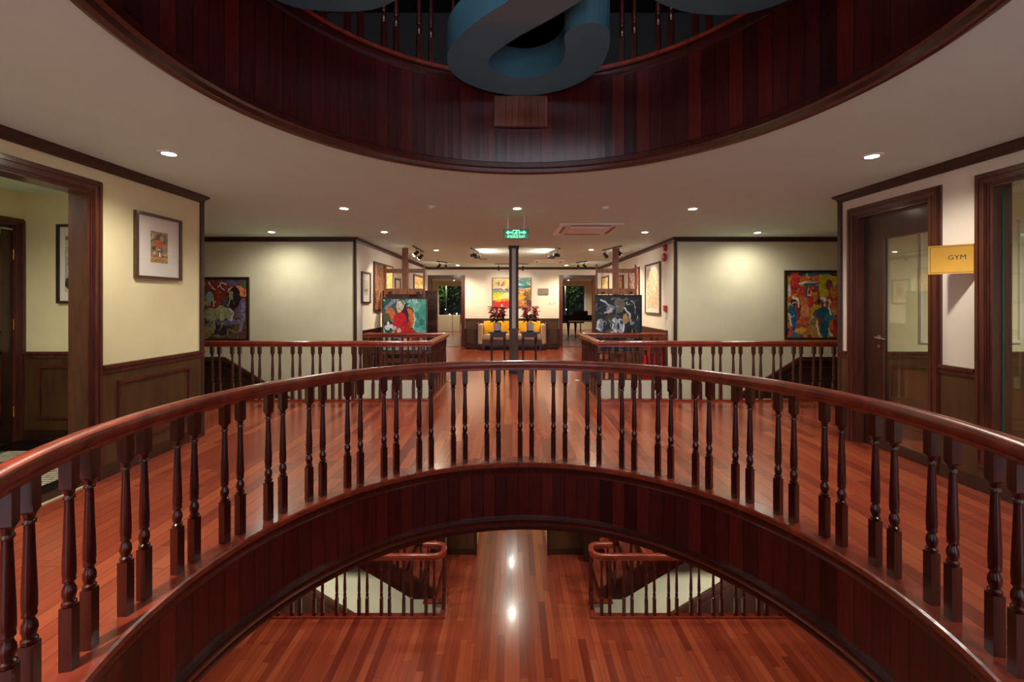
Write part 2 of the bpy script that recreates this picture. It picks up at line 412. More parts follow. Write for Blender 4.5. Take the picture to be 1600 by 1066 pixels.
# ------------------------------------------------------------------ walls
def wall_box(name, x0, x1, y0, y1, z0, z1, mat): return obj(name, bbox(x0, x1, y0, y1, z0, z1), mat, kind='structure')
def wainscot(parent, u0, u1, frame, top=1.03, mat4=None, panels=None, z0=0.0):
    """panelling in local coords: u along the wall, front towards -v"""
    bm = bmesh.new()
    box(bm, u0, u1, -.02, 0, z0, z0+top-.05, mat4=mat4)
    obj('wainscot', bm, M['wainscot'], parent)
    bm = bmesh.new()
    box(bm, u0, u1, -.028, 0, z0, z0+.12, mat4=mat4); box(bm, u0, u1, -.034, 0, z0, z0+.03, mat4=mat4)
    obj('baseboard', bm, M['darkwood'], parent)
    bm = bmesh.new()
    box(bm, u0, u1, -.045, 0, z0+top-.03, z0+top, mat4=mat4); box(bm, u0, u1, -.032, 0, z0+top-.075, z0+top-.03, mat4=mat4)
    obj('chair_rail', bm, M['casing'], parent)
    bm = bmesh.new()
    for a, b in (panels or []):
        for q0, q1, r0, r1 in ((a, b, .84, .87), (a, b, .25, .28), (a, a+.03, .28, .84), (b-.03, b, .28, .84)):
            box(bm, q0, q1, -.038, 0, z0+r0*top/1.03, z0+r1*top/1.03, mat4=mat4)
    if panels: obj('panel_moulding', bm, M['casing'], parent)
def T(x, y, rotz): return Matrix.Translation((x, y, 0)) @ Matrix.Rotation(rotz, 4, 'Z')

# near left wall with its doorway
DY0, DY1, DZ = 2.3, 3.88, 2.58
def wall_with_openings(name, L, th, H0, H1, openings, mat, mat4, kind='structure'):
    """u runs 0..L, v 0..th; openings (u0,u1,z0,z1)"""
    bm = bmesh.new(); us = 0
    for (a, b, z0, z1) in sorted(openings):
        box(bm, us, a, 0, th, H0, H1, mat4=mat4)
        if z0 > H0: box(bm, a, b, 0, th, H0, z0, mat4=mat4)
        if z1 < H1: box(bm, a, b, 0, th, z1, H1, mat4=mat4)
        us = b
    box(bm, us, L, 0, th, H0, H1, mat4=mat4)
    return obj(name, bm, mat, kind=kind)
# left wall: u = distance from the corner (YC) towards the camera, front faces +x
ML = Matrix(((0, -1, 0, XL), (-1, 0, 0, YC), (0, 0, 1, 0), (0, 0, 0, 1)))          # u->-y, v->-x
wl = wall_with_openings('wall_left', 9.2, .15, 0, H, [(YC-DY1, YC-DY0, 0, DZ)], M['cream'], ML)
wainscot(wl, 0, YC-DY1-.1, None, mat4=ML, panels=[(.22, YC-DY1-.26)])
wainscot(wl, YC-DY0+.1, 9.2, None, mat4=ML)
# right wall: slightly turned
TH = math.atan2(20, 688)
ux, uy = math.sin(TH), -math.cos(TH)            # along the wall towards the camera
MR = Matrix(((ux, -uy, 0, 3.945), (uy, ux, 0, YC), (0, 0, 1, 0), (0, 0, 0, 1)))    # v -> away from the hall (+x)
RD = (.24, 1.11, 0, DZ)          # door opening (u0,u1,z0,z1)
RW = (1.62, 3.5, .30, DZ)        # window opening
wr = wall_with_openings('wall_right', 9.2, .15, 0, H, [RD, RW], M['blush'], MR)
wainscot(wr, 0, .14, None, mat4=MR)
wainscot(wr, 1.21, 1.52, None, mat4=MR)
bm = bmesh.new(); box(bm, 1.52, 9.2, -.028, 0, 0, .12, mat4=MR); obj('baseboard', bm, M['darkwood'], wr)
bm = bmesh.new(); box(bm, 1.52, 9.2, -.02, 0, .12, .2, mat4=MR); obj('wainscot', bm, M['wainscot'], wr)

def crown(name, path):
    # offset positive = into the room (left of the path direction)
    o = obj(name, sweep(bmesh.new(), path, [(0, H-.085), (.018, H-.085), (.03, H-.05), (.06, H-.02), (.06, H+.0), (0, H+.0)]), M['crown'], kind='structure')
    return o
crown('trim_3', [(XL, -3.9, 0), (XL, YC, 0), (-10, YC, 0)][::-1])
pR = MR @ Vector((9.2, 0, 0)); pC = MR @ Vector((0, 0, 0))
crown('trim_4', [(pR.x, pR.y, 0), (pC.x, pC.y, 0), (10, pC.y, 0)])
crown('trim_5', [(10, YF, 0), (XCR, YF, 0), (XCR, YB, 0), (XCL, YB, 0), (XCL, YF, 0), (-10, YF, 0)])

def corner_post(name, x, y, s=.05, z0=0, z1=H): return obj(name, bbox(x-s/2, x+s/2, y-s/2, y+s/2, z0, z1-.0), M['crown'], kind='structure')
corner_post('trim_6', XL, YC-.01, .05); corner_post('trim_7', 3.945, YC-.01, .05)
corner_post('trim_8', XCL, YF, .05, -.59); corner_post('trim_9', XCR, YF, .05, -.59)

# far walls behind the stairwells: they run down through both levels
wfl = wall_box('wall_far_left', -10, XCL, YF, YF+.12, -7, H, M['pale'])
wfr = wall_box('wall_far_right', XCR, 10, YF, YF+.12, -7, H, M['pale'])
wcl = wall_box('wall_gallery_left', XCL-.12, XCL, YF+.12, YB, -.25, H, M['white'])
wcr = wall_box('wall_gallery_right', XCR, XCR+.12, YF+.12, YB, -.25, H, M['white'])
MCL = Matrix(((0, -1, 0, XCL), (-1, 0, 0, YB), (0, 0, 1, 0), (0, 0, 0, 1)))
MCR = Matrix(((0, 1, 0, XCR), (1, 0, 0, 9.05), (0, 0, 1, 0), (0, 0, 0, 1)))
wainscot(wcl, 0, YB-9.05, None, mat4=MCL); wainscot(wcr, 0, YB-9.05, None, mat4=MCR)
# face of the slab above the wells between YF and 9.0
# sloping stair wainscot on the far walls
def stair_wainscot(sgn, level, x_in):
    f = lambda X: level-.51-.61*(X+3.95)
    xa = -10; xk = -5.62; xb = x_in
    top = [(xa, f(xk)), (xk, f(xk)), (xb, f(xb))]
    def P(dz): return [(x*sgn, z+dz) for x, z in top]
    par = wfl if sgn > 0 else wfr
    bm = bmesh.new(); prism(bm, P(0)+[(x*sgn, z-1.5) for x, z in top][::-1], 'y', YF-.02, YF)
    obj('stair_wainscot', bm, M['darkwood'], par)
    bm = bmesh.new(); prism(bm, P(.03)+P(-.05)[::-1], 'y', YF-.05, YF)
    prism(bm, P(-.16)+P(-.19)[::-1], 'y', YF-.03, YF)
    obj('stair_rail_cap', bm, M['casing'], par)
for s in (1, -1):
    stair_wainscot(s, 0, -1.3 if s > 0 else -1.4)
    stair_wainscot(s, ZL, -1.3 if s > 0 else -1.4)
# white walls closing the wells on the gallery side (under the gallery floor)
wall_box('wall_well_left', XCL, -1.2, 9.0, 9.1, -.585, .004, M['white'])
wall_box('wall_well_right', 1.3, XCR, 9.0, 9.1, -.585, .004, M['white'])
# plaster walls of the wells below the lower floor
wall_box('wall_stair_left', XCL, -1.3, YF, YF+.12, -7, -.595, M['pale']); wall_box('wall_stair_right', 1.5, XCR, YF, YF+.12, -7, -.595, M['pale'])
# lower level walls
for sg, nme in ((-1, 'wall_lower_left'), (1, 'wall_lower_right')):
    x0, x1 = sorted((sg*.73, sg*10))
    w = wall_box(nme, x0, x1, 8.88, 9.0, ZL, -.59, M['cream'])
    w2 = wall_box(nme, *(sorted((sg*.73, sg*.85))), 9.0, 16, ZL, -.59, M['cream'])
    if sg < 0: m4 = T(-10, 8.88, 0); wainscot(w, 0, 10-.73, None, mat4=m4, z0=ZL)
    else: m4 = T(.73, 8.88, 0); wainscot(w, 0, 10-.73, None, mat4=m4, z0=ZL)
    obj('trim_10' if sg < 0 else 'trim_11', bbox(sg*.73-.025, sg*.73+.025, 8.83, 8.9, ZL, -.59), M['crown'], kind='structure')
wall_box('wall_lower_back', -1, 1, 16, 16.1, ZL, -.59, M['cream'])
for sg, nme in ((-1, 'wall_low_stair_left'), (1, 'wall_low_stair_right')):
    x0, x1 = sorted((sg*1.0, sg*1.1))
# side walls closing the halls
wall_box('wall_side_left', -10.1, -10, -4, YW+.3, -7, 7, M['pale'])
wall_box('wall_side_right', 10, 10.1, -4, YW+.3, -7, 7, M['pale'])
wall_box('wall_lower_rear', -10, 10, -4.1, -4, -7, -.6, M['cream'])
wall_box('wall_lower_end', -10, 10, YW, YW+.3, -7, -.6, M['cream'])
wall_box('wall_rear', -10, 10, -4.1, -4, 0, H, M['pale'])
# upper level
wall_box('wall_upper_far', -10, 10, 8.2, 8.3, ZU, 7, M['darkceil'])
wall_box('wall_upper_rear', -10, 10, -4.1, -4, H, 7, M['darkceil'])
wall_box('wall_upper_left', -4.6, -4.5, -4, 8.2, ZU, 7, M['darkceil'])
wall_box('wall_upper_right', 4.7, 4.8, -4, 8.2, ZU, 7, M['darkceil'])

# back wall with two doorways
MB_ = T(XCL, YB, 0)
OB = [(-2.93-XCL, -1.81-XCL, 0, 2.48), (1.81-XCL, 2.93-XCL, 0, 2.48)]
wb = wall_with_openings('wall_back', XCR-XCL, .15, -.25, H, OB, M['white'], MB_)
wainscot(wb, -1.69-XCL, 1.69-XCL, None, mat4=MB_, panels=[(1.75, 2.55), (2.75, 3.5), (3.65, 4.4)])
# far room
wall_box('wall_room_left', -6.1, -6, YB+.15, YW, 0, H, M['cream']); wall_box('wall_room_right', 6, 6.1, YB+.15, YW, 0, H, M['cream'])
wall_box('wall_room_mid_left', -6, XCL-.12, YB, YB+.15, 0, H, M['cream']); wall_box('wall_room_mid_right', XCR+.12, 6, YB, YB+.15, 0, H, M['cream'])
MW = T(-6, YW, 0)
OW = [(1.5, 5.0, .35, 2.6), (7.0, 10.45, .35, 2.6)]
wall_with_openings('wall_window', 12, .2, 0, H, OW, M['cream'], MW)
for i, (a, b, z0, z1) in enumerate(OW):
    w = obj('window_%d' % (i+2), bbox(-6+a, -6+b, YW+.09, YW+.11, z0, z1), M['glass'], kind='structure')
    bm = bmesh.new()
    box(bm, -6+a, -6+a+.09, YW-.03, YW+.1, z0, z1); box(bm, -6+b-.09, -6+b, YW-.03, YW+.1, z0, z1)
    obj('window_frame', bm, M['whiteplastic'], w)

# ------------------------------------------------------------------ door casings
def casing(name, u0, u1, z1, mat4, th=.15, cw=.11, z0=0, bottom=False, back=True):
    """moulded casing round an opening (u0..u1, up to z1), with the lining of the wall thickness"""
    bm = bmesh.new()
    steps = [(0, cw, .02), (.012, cw-.015, .032), (cw-.045, cw-.02, .042), (.02, .035, .04)]
    for a, b, d in steps:
        box(bm, u0-b, u0-a, -d, 0, z0-(b if bottom else 0), z1+b, mat4=mat4)
        box(bm, u1+a, u1+b, -d, 0, z0-(b if bottom else 0), z1+b, mat4=mat4)
        box(bm, u0-a, u1+a, -d, 0, z1+a, z1+b, mat4=mat4)
        if bottom: box(bm, u0-a, u1+a, -d, 0, z0-b, z0-a, mat4=mat4)
    o = obj(name, bm, M['casing'], kind='structure')
    bm = bmesh.new()
    box(bm, u0, u0+.02, -.01, th+.01, z0, z1, mat4=mat4); box(bm, u1-.02, u1, -.01, th+.01, z0, z1, mat4=mat4)
    box(bm, u0+.02, u1-.02, -.01, th+.01, z1-.02, z1, mat4=mat4)
    if bottom: box(bm, u0+.02, u1-.02, -.01, th+.01, z0, z0+.02, mat4=mat4)
    obj('jamb', bm, M['casing'], o)
    return o
casing('trim_12', YC-DY1, YC-DY0, DZ, ML)
cs_r = casing('trim_13', RD[0], RD[1], DZ, MR)
casing('trim_14', RW[0], RW[1], DZ, MR, z0=RW[2], bottom=True)
for i, (a, b, z0, z1) in enumerate(OB): casing('trim_%d' % (15+i), a, b, z1, MB_)

# GYM door: dark stiles, tall glass pane, lever handle and lock
d = obj('door_1', bmesh.new(), M['darkwood'], kind='structure')
bm = bmesh.new(); a, b = RD[0]+.025, RD[1]-.025; v0, v1 = .07, .115
box(bm, a, a+.25, v0, v1, .01, DZ-.03, mat4=MR); box(bm, b-.04, b, v0, v1, .01, DZ-.03, mat4=MR)
box(bm, a+.25, b-.04, v0, v1, DZ-.28, DZ-.03, mat4=MR); box(bm, a+.25, b-.04, v0, v1, .01, .10, mat4=MR)
d.data = bpy.data.meshes.new('door_1'); bm.to_mesh(d.data); bm.free(); d.data.materials.append(M['darkwood'])
bm = bmesh.new(); box(bm, a+.25, b-.04, .09, .096, .10, DZ-.28, mat4=MR); obj('glass_pane', bm, M['glass'], d)
bm = bmesh.new()
for q in ((a+.25, a+.262, .10, DZ-.28), (b-.052, b-.04, .10, DZ-.28)): box(bm, q[0], q[1], .062, .075, q[2], q[3], mat4=MR)
box(bm, a+.25, b-.04, .062, .075, DZ-.292, DZ-.28, mat4=MR)
obj('glass_bead', bm, M['casing'], d)
bm = bmesh.new()
hp = lambda u, v, z: MR @ Vector((u, v, z))
tube(bm, hp(a+.2, .07, 1.22), hp(a+.2, .02, 1.22), .012, 10); tube(bm, hp(a+.2, .02, 1.22), hp(a+.33, .015, 1.21), .009, 10)
tube(bm, hp(a+.2, .07, 1.22), hp(a+.2, .063, 1.22), .026, 16)
obj('door_handle', bm, M['chrome'], d, smooth=True)
bm = bmesh.new(); tube(bm, hp(a+.2, .07, 1.12), hp(a+.2, .06, 1.12), .02, 16); obj('door_lock', bm, M['chrome'], d, smooth=True)
# side window of the gym
w = obj('window_1', (lambda bm: (box(bm, RW[0]+.02, RW[1]-.02, .07, .08, RW[2]+.02, RW[3]-.02, mat4=MR), bm)[1])(bmesh.new()), M['glass'], kind='structure')
bm = bmesh.new(); box(bm, RW[0]+.018, RW[0]+.028, .068, .082, RW[2]+.02, RW[3]-.02, mat4=MR); obj('glass_edge', bm, M['glassedge'], w)
# gym room behind
mg = T(3.9, 5.14, 0)
wg = wall_box('wall_gym_end', 4.09, 8, 5.14, 5.28, 0, H, M['cream']); wainscot(wg, 4.12-3.9, 4.1, None, mat4=mg, panels=[(.5, 1.6), (1.75, 3.0)])
bm = bmesh.new()
for x0, x1, z0, z1 in ((4.75, 4.78, 1.13, 2.6), (5.9, 5.93, 1.13, 2.6), (4.78, 5.9, 1.13, 1.16), (4.78, 5.9, 2.57, 2.6)): box(bm, x0, x1, 5.115, 5.14, z0, z1)
obj('wall_moulding', bm, M['white'], wg)
wall_box('wall_gym_side', 8, 8.1, -3.9, 5.28, 0, H, M['cream'])
wall_box('wall_gym_rear', 4.4, 8, -4, -3.9, 0, H, M['cream'])
# washroom lobby behind the left doorway
wr2 = wall_box('wall_lobby_end', -5.85, XL-.15, 5.14, 5.28, 0, H, M['cream'])
wainscot(wr2, .14, 5.85-3.9, None, mat4=T(-5.85, 5.14, 0), panels=[(.35, .9), (1.05, 1.8)])
MLS = Matrix(((0, -1, 0, -5.71), (-1, 0, 0, 5.14), (0, 0, 1, 0), (0, 0, 0, 1)))
wall_with_openings('wall_lobby_side', 5, .12, 0, H, [(.06, 1.0, 0, 2.5)], M['cream'], MLS)
wall_box('wall_lobby_rear', -5.85, XL-.15, .3, .4, 0, H, M['cream'])
casing('trim_17', .06, 1.0, 2.5, MLS, th=.12, cw=.07)
d2 = obj('door_2', (lambda bm: (box(bm, .085, .975, .03, .075, .01, 2.47, mat4=MLS), bm)[1])(bmesh.new()), M['darkwood'], kind='structure')
bm = bmesh.new()
for (p0, p1, r0, r1) in ((.2, .86, 1.25, 2.25), (.2, .86, .25, 1.05)):
    for q0, q1, s0, s1 in ((p0, p1, r0, r0+.03), (p0, p1, r1-.03, r1), (p0, p0+.03, r0, r1), (p1-.03, p1, r0, r1)): box(bm, q0, q1, .018, .03, s0, s1, mat4=MLS)
obj('panel_moulding', bm, M['casing'], d2)
for z in (.35, 1.35, 2.15):
    bm = bmesh.new(); lathe(bm, [(.012, z-.06), (.012, z+.06)], 10, c=((MLS @ Vector((.075, .02, 0))).x, (MLS @ Vector((.075, .02, 0))).y)); obj('hinge', bm, M['brass'], d2)
bm = bmesh.new(); box(bm, .25, .5, -.03, .03, 2.36, 2.42, mat4=MLS); box(bm, .15, .4, -.05, -.03, 2.42, 2.44, mat4=MLS)
obj('door_closer', bm, M['chrome'], d2)
fl = obj('floor', bbox(-5.71, XL-.15, .4, 5.14, 0, .006), M['blacktile'], kind='structure')
obj('mosaic_field', bbox(-5.45, XL-.33, .7, 4.72, .006, .009), M['mosaic'], fl)
obj('threshold', bbox(XL-.15, XL+.0, DY0, DY1, 0, .012), M['darkwood'], fl)
obj('threshold_strip', bbox(XL+.0, XL+.03, DY0-.1, DY1+.1, 0, .008), M['marble'], fl)

# ------------------------------------------------------------------ balustrades
def baluster_mesh(hh):
    """turned baluster, height hh, square foot and square top block"""
    bm = bmesh.new(); s = .0235
    k = hh/.90
    def blk(z0, z1, s):
        v = box(bm, -s, s, -s, s, z0, z1)
    blk(0, .27*k, s)
    lathe(bm, [(.020, .27*k), (.026, .278*k), (.026, .288*k), (.019, .296*k), (.021, .305*k), (.0255, .325*k), (.024, .345*k), (.017, .362*k), (.0165, .370*k),
               (.023, .378*k), (.023, .386*k), (.0215, .392*k), (.024, .41*k), (.0235, .46*k), (.019, .60*k), (.0155, .715*k), (.0155, .728*k), (.021, .733*k), (.021, .743*k), (.016, .749*k), (.020, .765*k), (.024, .775*k)], 14)
    lathe(bm, [(.0, .773*k), (.027, .773*k), (.0332, .785*k)], 4, mat4=Matrix.Rotation(PI/4, 4, 'Z'), cap=False)
    blk(.78*k, hh+.01, s)
    bmesh.ops.recalc_face_normals(bm, faces=bm.faces)
    me = bpy.data.meshes.new('baluster'); bm.to_mesh(me); bm.free(); me.materials.append(M['mahogany'])
    smooth_by_angle(me, 40); return me
RAILP = [(-.030, -.095), (.030, -.095), (.030, -.072), (.040, -.062), (.046, -.045), (.046, -.03), (.040, -.012), (.026, -.002), (0, .0), (-.026, -.002), (-.040, -.012), (-.046, -.03), (-.046, -.045), (-.040, -.062), (-.030, -.072)]
def add_balusters(parent, me, spots):
    for x, y, z, a in spots:
        o = bpy.data.objects.new('baluster', me); COL.objects.link(o); o.parent = parent; o.location = (x, y, z); o.rotation_euler = (0, 0, a)
def ring_railing(name, label, z0, top, flip):
    t = thing(name, label, 'railing', (CX, CY, z0))
    obj('handrail', sweep(bmesh.new(), circle_path(2.07, top), RAILP, True), M['mahogany_h'], t, smooth=True)
    obj('base_rail', sweep(bmesh.new(), circle_path(2.07, 0), [(-.075, 0), (.115, 0), (.115, .03), (.105, .04), (-.065, .04), (-.075, .03)][::1], True), M['mahogany_h'], t, smooth=False)
    me = baluster_mesh(top-.095-.04)
    sp = []
    for i in range(39):
        for s in (-1, 1):
            a = math.radians(89.5+i*360/39)+s*.028
            sp.append((2.06*math.cos(a), 2.06*math.sin(a), .04, a))
    add_balusters(t, me, sp)
    return t
ring_railing('curved_railing', 'curved mahogany balustrade ringing the round floor opening in the foreground', 0, 1.025, False)
ring_railing('curved_railing', 'dark balustrade on the storey above, behind the blue sculpture', ZU, 1.025, False)
def path_railing(name, label, path, spots, z0, top, rounded=0, group=None):
    t = thing(name, label, 'railing', (path[0][0], path[0][1], z0), group=group)
    ox, oy = path[0][0], path[0][1]
    P = [Vector((x-ox, y-oy, top)) for x, y in path]
    if rounded:
        Q = [P[0]]
        for i in range(1, len(P)-1):
            a = (P[i-1]-P[i]).normalized(); b = (P[i+1]-P[i]).normalized()
            for k in range(7):
                t_ = k/6; p0 = P[i]+a*rounded; p2 = P[i]+b*rounded
                Q.append(p0*(1-t_)**2+P[i]*2*t_*(1-t_)+p2*t_**2)
        Q.append(P[-1]); 
    else: Q = P
    obj('handrail', sweep(bmesh.new(), Q, RAILP), M['mahogany_h'], t, smooth=True)
    obj('base_rail', sweep(bmesh.new(), [(p.x, p.y, 0) for p in P], [(-.05, -.0), (.05, -.0), (.05, .03), (-.05, .03)]), M['mahogany_h'], t)
    add_balusters(t, baluster_mesh(top-.095-.03), [(x-ox, y-oy, .03, 0) for x, y in spots])
    return t
def pairs(a, b, start, step, half):
    out = []; v = start
    while v <= b:
        if v >= a: out += [v-half, v+half]
        v += step
    return out
PIT, HF = .3275, .059
def well_spots(sgn, xin, yf, yb, xwall, phase, xend=7.9):
    xs = pairs(0, xend, phase, PIT, HF)
    s = [(sgn*x, yf) for x in xs if x > abs(xin)+.03]
    s += [(xin, y) for y in pairs(yf+.02, yb-.05, yf+.12, PIT*.93, HF)]
    s += [(sgn*x, yb) for x in pairs(abs(xin)+.05, abs(xwall)-.05, abs(xin)+.2, PIT, HF)]
    return s
pL = (337-800)*.01041; ph = abs(pL) % PIT
path_railing('stairwell_railing', 'straight mahogany balustrade around the stairwell on the left', [(-7.9, 7.165), (-1.345, 7.165), (-1.345, 9.085), (XCL+.02, 9.085)],
             well_spots(-1, -1.345, 7.165, 9.085, XCL, ph), 0, .978)
pR_ = (1183-800)*.01041; ph = pR_ % PIT
path_railing('stairwell_railing', 'straight mahogany balustrade around the stairwell on the right', [(7.9, 7.165), (1.425, 7.165), (1.425, 9.085), (XCR-.02, 9.085)],
             well_spots(1, 1.425, 7.165, 9.085, XCR, ph), 0, .978)
def lower_spots(sgn, xin, yf, yb):
    xs = pairs(0, 6.8, abs(xin)+.2, .36, .065)
    return [(sgn*x, yf) for x in xs if x > abs(xin)+.05]+[(xin, y) for y in pairs(yf+.02, yb, yf+.2, .34, .06)]
path_railing('stairwell_railing', 'rounded-corner balustrade of the left stair on the floor below', [(-6.9, 7.1), (-1.12, 7.1), (-1.12, 7.45), (-1.5, 7.45)], lower_spots(-1, -1.12, 7.1, 7.4), ZL, 1.02, rounded=.16)
path_railing('stairwell_railing', 'rounded-corner balustrade of the right stair on the floor below', [(6.9, 7.1), (1.31, 7.1), (1.31, 7.45), (1.7, 7.45)], lower_spots(1, 1.31, 7.1, 7.4), ZL, 1.02, rounded=.16)

# stair flights rising from the floor below
def stairs(sgn, xs, label, level):
    t = thing('staircase', label, 'stairs', (sgn*xs, 7.52, level))
    rise, run, n = .165, .27, 16
    y0, y1 = .0, YF-7.52-.06
    bm = bmesh.new()
    for i in range(n):
        a, b = sorted((sgn*run*i, sgn*(run*(i+1)+.02)))
        box(bm, a, b, y0+.05, y1, rise*(i+1)-.035, rise*(i+1))
    obj('tread', bm, M['floor'], t)
    bm = bmesh.new()
    for i in range(n):
        x = sgn*run*i; a, b = sorted((x, x+sgn*.02)); box(bm, a, b, y0+.05, y1, rise*i-.05, rise*(i+1)-.03)
    prism(bm, [(sgn*.35, -.03), (sgn*(n*run+.0), n*rise-.28), (sgn*(n*run), n*rise-.24), (sgn*.3, .0)], 'y', y0+.05, y1)
    obj('riser', bm, M['darkwood'], t)
    L = n*run
    bm = bmesh.new()
    prism(bm, [(0, 0), (sgn*.4, 0), (sgn*L, n*rise-.28), (sgn*L, n*rise+.05), (0, .05+rise*.6)], 'y', y0, y0+.05)
    obj('stringer', bm, M['mahogany'], t)
    bm = bmesh.new()
    prism(bm, [(sgn*0, .93), (sgn*L, n*rise+.93), (sgn*L, n*rise+1.0), (0, 1.0)], 'y', y0-.02, y0+.06)
    obj('handrail', bm, M['mahogany_h'], t)
    me = baluster_mesh(.80)
    add_balusters(t, me, [(sgn*x, y0+.025, x/run*rise+.12, 0) for x in pairs(.1, L-.2, .2, .4, .06)])
    landing = bmesh.new(); a, b = sorted((sgn*L, sgn*(L+1.5))); box(landing, a, b, y0, y1, n*rise-.2, n*rise)
    obj('landing', landing, M['floor'], t)
stairs(-1, 1.3, 'wooden stair flight climbing left behind the lower left balustrade', ZL)
stairs(1, 1.5, 'wooden stair flight climbing right behind the lower right balustrade', ZL)

# ------------------------------------------------------------------ blue sculpture hanging in the opening
def k_at(y, z): return (z-1.6)/(473-y)
def plan(px, py, z):
    k = k_at(py, z); return Vector(((px-800)*k, 688*k, 0))
def ribbon(name, pts_px, w, z0, z1, label, parent=None):
    P = [plan(x, y, z0) for x, y in pts_px]
    # Catmull-Rom smoothing
    Q = []
    for i in range(len(P)-1):
        p0, p1, p2, p3 = P[max(i-1, 0)], P[i], P[i+1], P[min(i+2, len(P)-1)]
        for k in range(10):
            t = k/10
            Q.append(.5*((2*p1)+(p2-p0)*t+(2*p0-5*p1+4*p2-p3)*t*t+(3*p1-3*p2+p3-p0)*t**3))
    Q.append(P[-1])
    L, R = [], []
    for i, q in enumerate(Q):
        d = (Q[min(i+1, len(Q)-1)]-Q[max(i-1, 0)]).normalized(); n = Vector((-d.y, d.x, 0))*w/2
        L.append(q+n); R.append(q-n)
    def cap(c, frm, n=12):
        out = []
        v = frm-c; 
        for i in range(1, n): out.append(c+Matrix.Rotation(-PI*i/n, 3, 'Z') @ v)
        return out
    outline = L+cap(Q[-1], L[-1])+R[::-1]+cap(Q[0], R[0])
    c = Vector((sum(p.x for p in P)/len(P), sum(p.y for p in P)/len(P), 0))
    bm = bmesh.new(); prism(bm, [(p.x-c.x, p.y-c.y) for p in outline], 'z', 0, z1-z0)
    bmesh.ops.triangulate(bm, faces=[f for f in bm.faces if len(f.verts) > 4])
    o = obj(name, bm, M['blue']); o.location = (c.x, c.y, z0)
    bv = o.modifiers.new('bevel', 'BEVEL'); bv.width = .012; bv.segments = 2; bv.limit_method = 'ANGLE'; bv.angle_limit = 1.0
    return tag(o, label, 'sculpture', 'blue lacquered curls hanging in the opening')
ZS = 3.6
ribbon('hanging_sculpture', [(930, -60), (895, -28), (835, 12), (775, 48), (735, 83), (737, 111), (775, 130), (825, 136), (872, 126), (905, 105), (917, 78), (917, 58)], .34, ZS, ZS+.26,
       'blue lacquered curl above the wooden bracket, middle of the hanging letters')
ribbon('hanging_sculpture', [(560, -160), (470, -60), (445, -22), (490, -10), (560, -12), (610, -40)], .34, ZS, ZS+.26, 'blue curl at the top left, only its lower edge showing')
ribbon('hanging_sculpture', [(1035, -44), (1068, -18), (1120, -4), (1190, -8), (1240, -40), (1260, -120)], .34, ZS, ZS+.26, 'blue curl at the top right, only its lower edge showing')
# wooden bracket carrying it
yb0 = 688*k_at(151, 3.6)
o = obj('wooden_bracket', bbox(-.17, .34, 0, .04, 0, .29), M['bracket'])
o.location = (0, 4.245, 3.306)
tag(o, 'small boarded wooden box bracket on the upper fascia under the blue curl', 'bracket')

# ------------------------------------------------------------------ downlights
def make_downlight(label):
    t = thing('downlight', label, 'ceiling light', (0, 0, H), group='recessed downlights in the hall ceiling')
    bm = bmesh.new(); lathe(bm, [(.055, -.001), (.052, -.012), (.075, -.010), (.082, -.002), (.082, .0)], 28, cap=False)
    obj('trim_ring', bm, M['whiteplastic'], t, smooth=True)
    bm = bmesh.new(); lathe(bm, [(.0, -.008), (.054, -.008)], 24, cap=False); obj('lamp', bm, M['downlight'], t)
    return t
LIGHTS = [(-2.93, 3.76, 'downlight nearest the left wall, above the curved railing'), (3.13, 3.83, 'downlight nearest the right wall, outside the gym door'),
          (-2.27, 5.95, 'downlight left of centre, between the round opening and left stairwell'), (.07, 5.95, 'downlight on the centre line just before the exit sign'), (2.45, 5.97, 'downlight right of centre, between the round opening and right stairwell'),
          (-4.33, 7.93, 'downlight above the far left stairwell, in front of the blank wall'), (-2.3, 7.93, 'downlight above the inner end of the left stairwell'),
          (2.4, 7.95, 'downlight above the inner end of the right stairwell'), (4.46, 8.0, 'downlight above the far right stairwell, in front of the blank wall'),
          (-1.84, 10.7, 'small downlight in the gallery, left of the post'), (1.9, 10.6, 'small downlight in the gallery, right of the post'),
          (-1.85, 15.0, 'farthest downlight left, just before the back wall'), (1.85, 15.0, 'farthest downlight right, just before the back wall')]
proto = None
for x, y, lb in LIGHTS:
    if proto is None: proto = make_downlight(lb); proto.location = (x, y, H)
    else: dup(proto, (x, y, H), label=lb)
    spot_light('lamp_light', (x, y, H-.03), (x, y, 0), LAMP*(1.0 if y < 7 else (.78 if abs(x) > 4 else 1.2) if y < 9 else 2.6), 172 if 7 < y < 9 else 150, 1.0 if 7 < y < 9 else .8, WARM if y < 9 else GOLD)
for x, y, lb in ((-3.2, 22.6, 'ceiling lamp seen through the left far doorway'), (-3.3, 25.0, 'rear ceiling lamp seen through the left far doorway'), (3.2, 22.6, 'ceiling lamp seen through the right far doorway'), (3.2, 25.0, 'rear ceiling lamp seen through the right far doorway')):
    dup(proto, (x, y, H), label=lb, group='lamps in the far room')
    spot_light('lamp_light', (x, y, H-.03), (x, y, 0), 120, 150, .8)
for x, y, lb in ((-5.0, 3.2, 'downlight inside the washroom lobby'),):
    dup(proto, (x, y, H), label=lb, group='lamps in side rooms')
    spot_light('lamp_light', (x, y, H-.03), (x, y, 0), 75, 160, .8)
for x, y in ((5.6, 3.4), (5.2, 1.2)):
    dup(proto, (x, y, H), label='downlight inside the gym, %s' % ('near its far wall' if y > 2 else 'nearer the camera'), group='lamps in side rooms')
    spot_light('lamp_light', (x, y, H-.03), (x, y, 0), 90, 160, .8)
for x, y in ((-2.35, 1.0), (3.1, .9)):
    dup(proto, (x, y, H), label='downlight beside the round opening, %s of the camera' % ('left' if x < 0 else 'right'))
    spot_light('lamp_light', (x, y, H-.03), (x, y, 0), LAMP*(4.2 if x < 0 else .8), 100 if x < 0 else 150, .8)
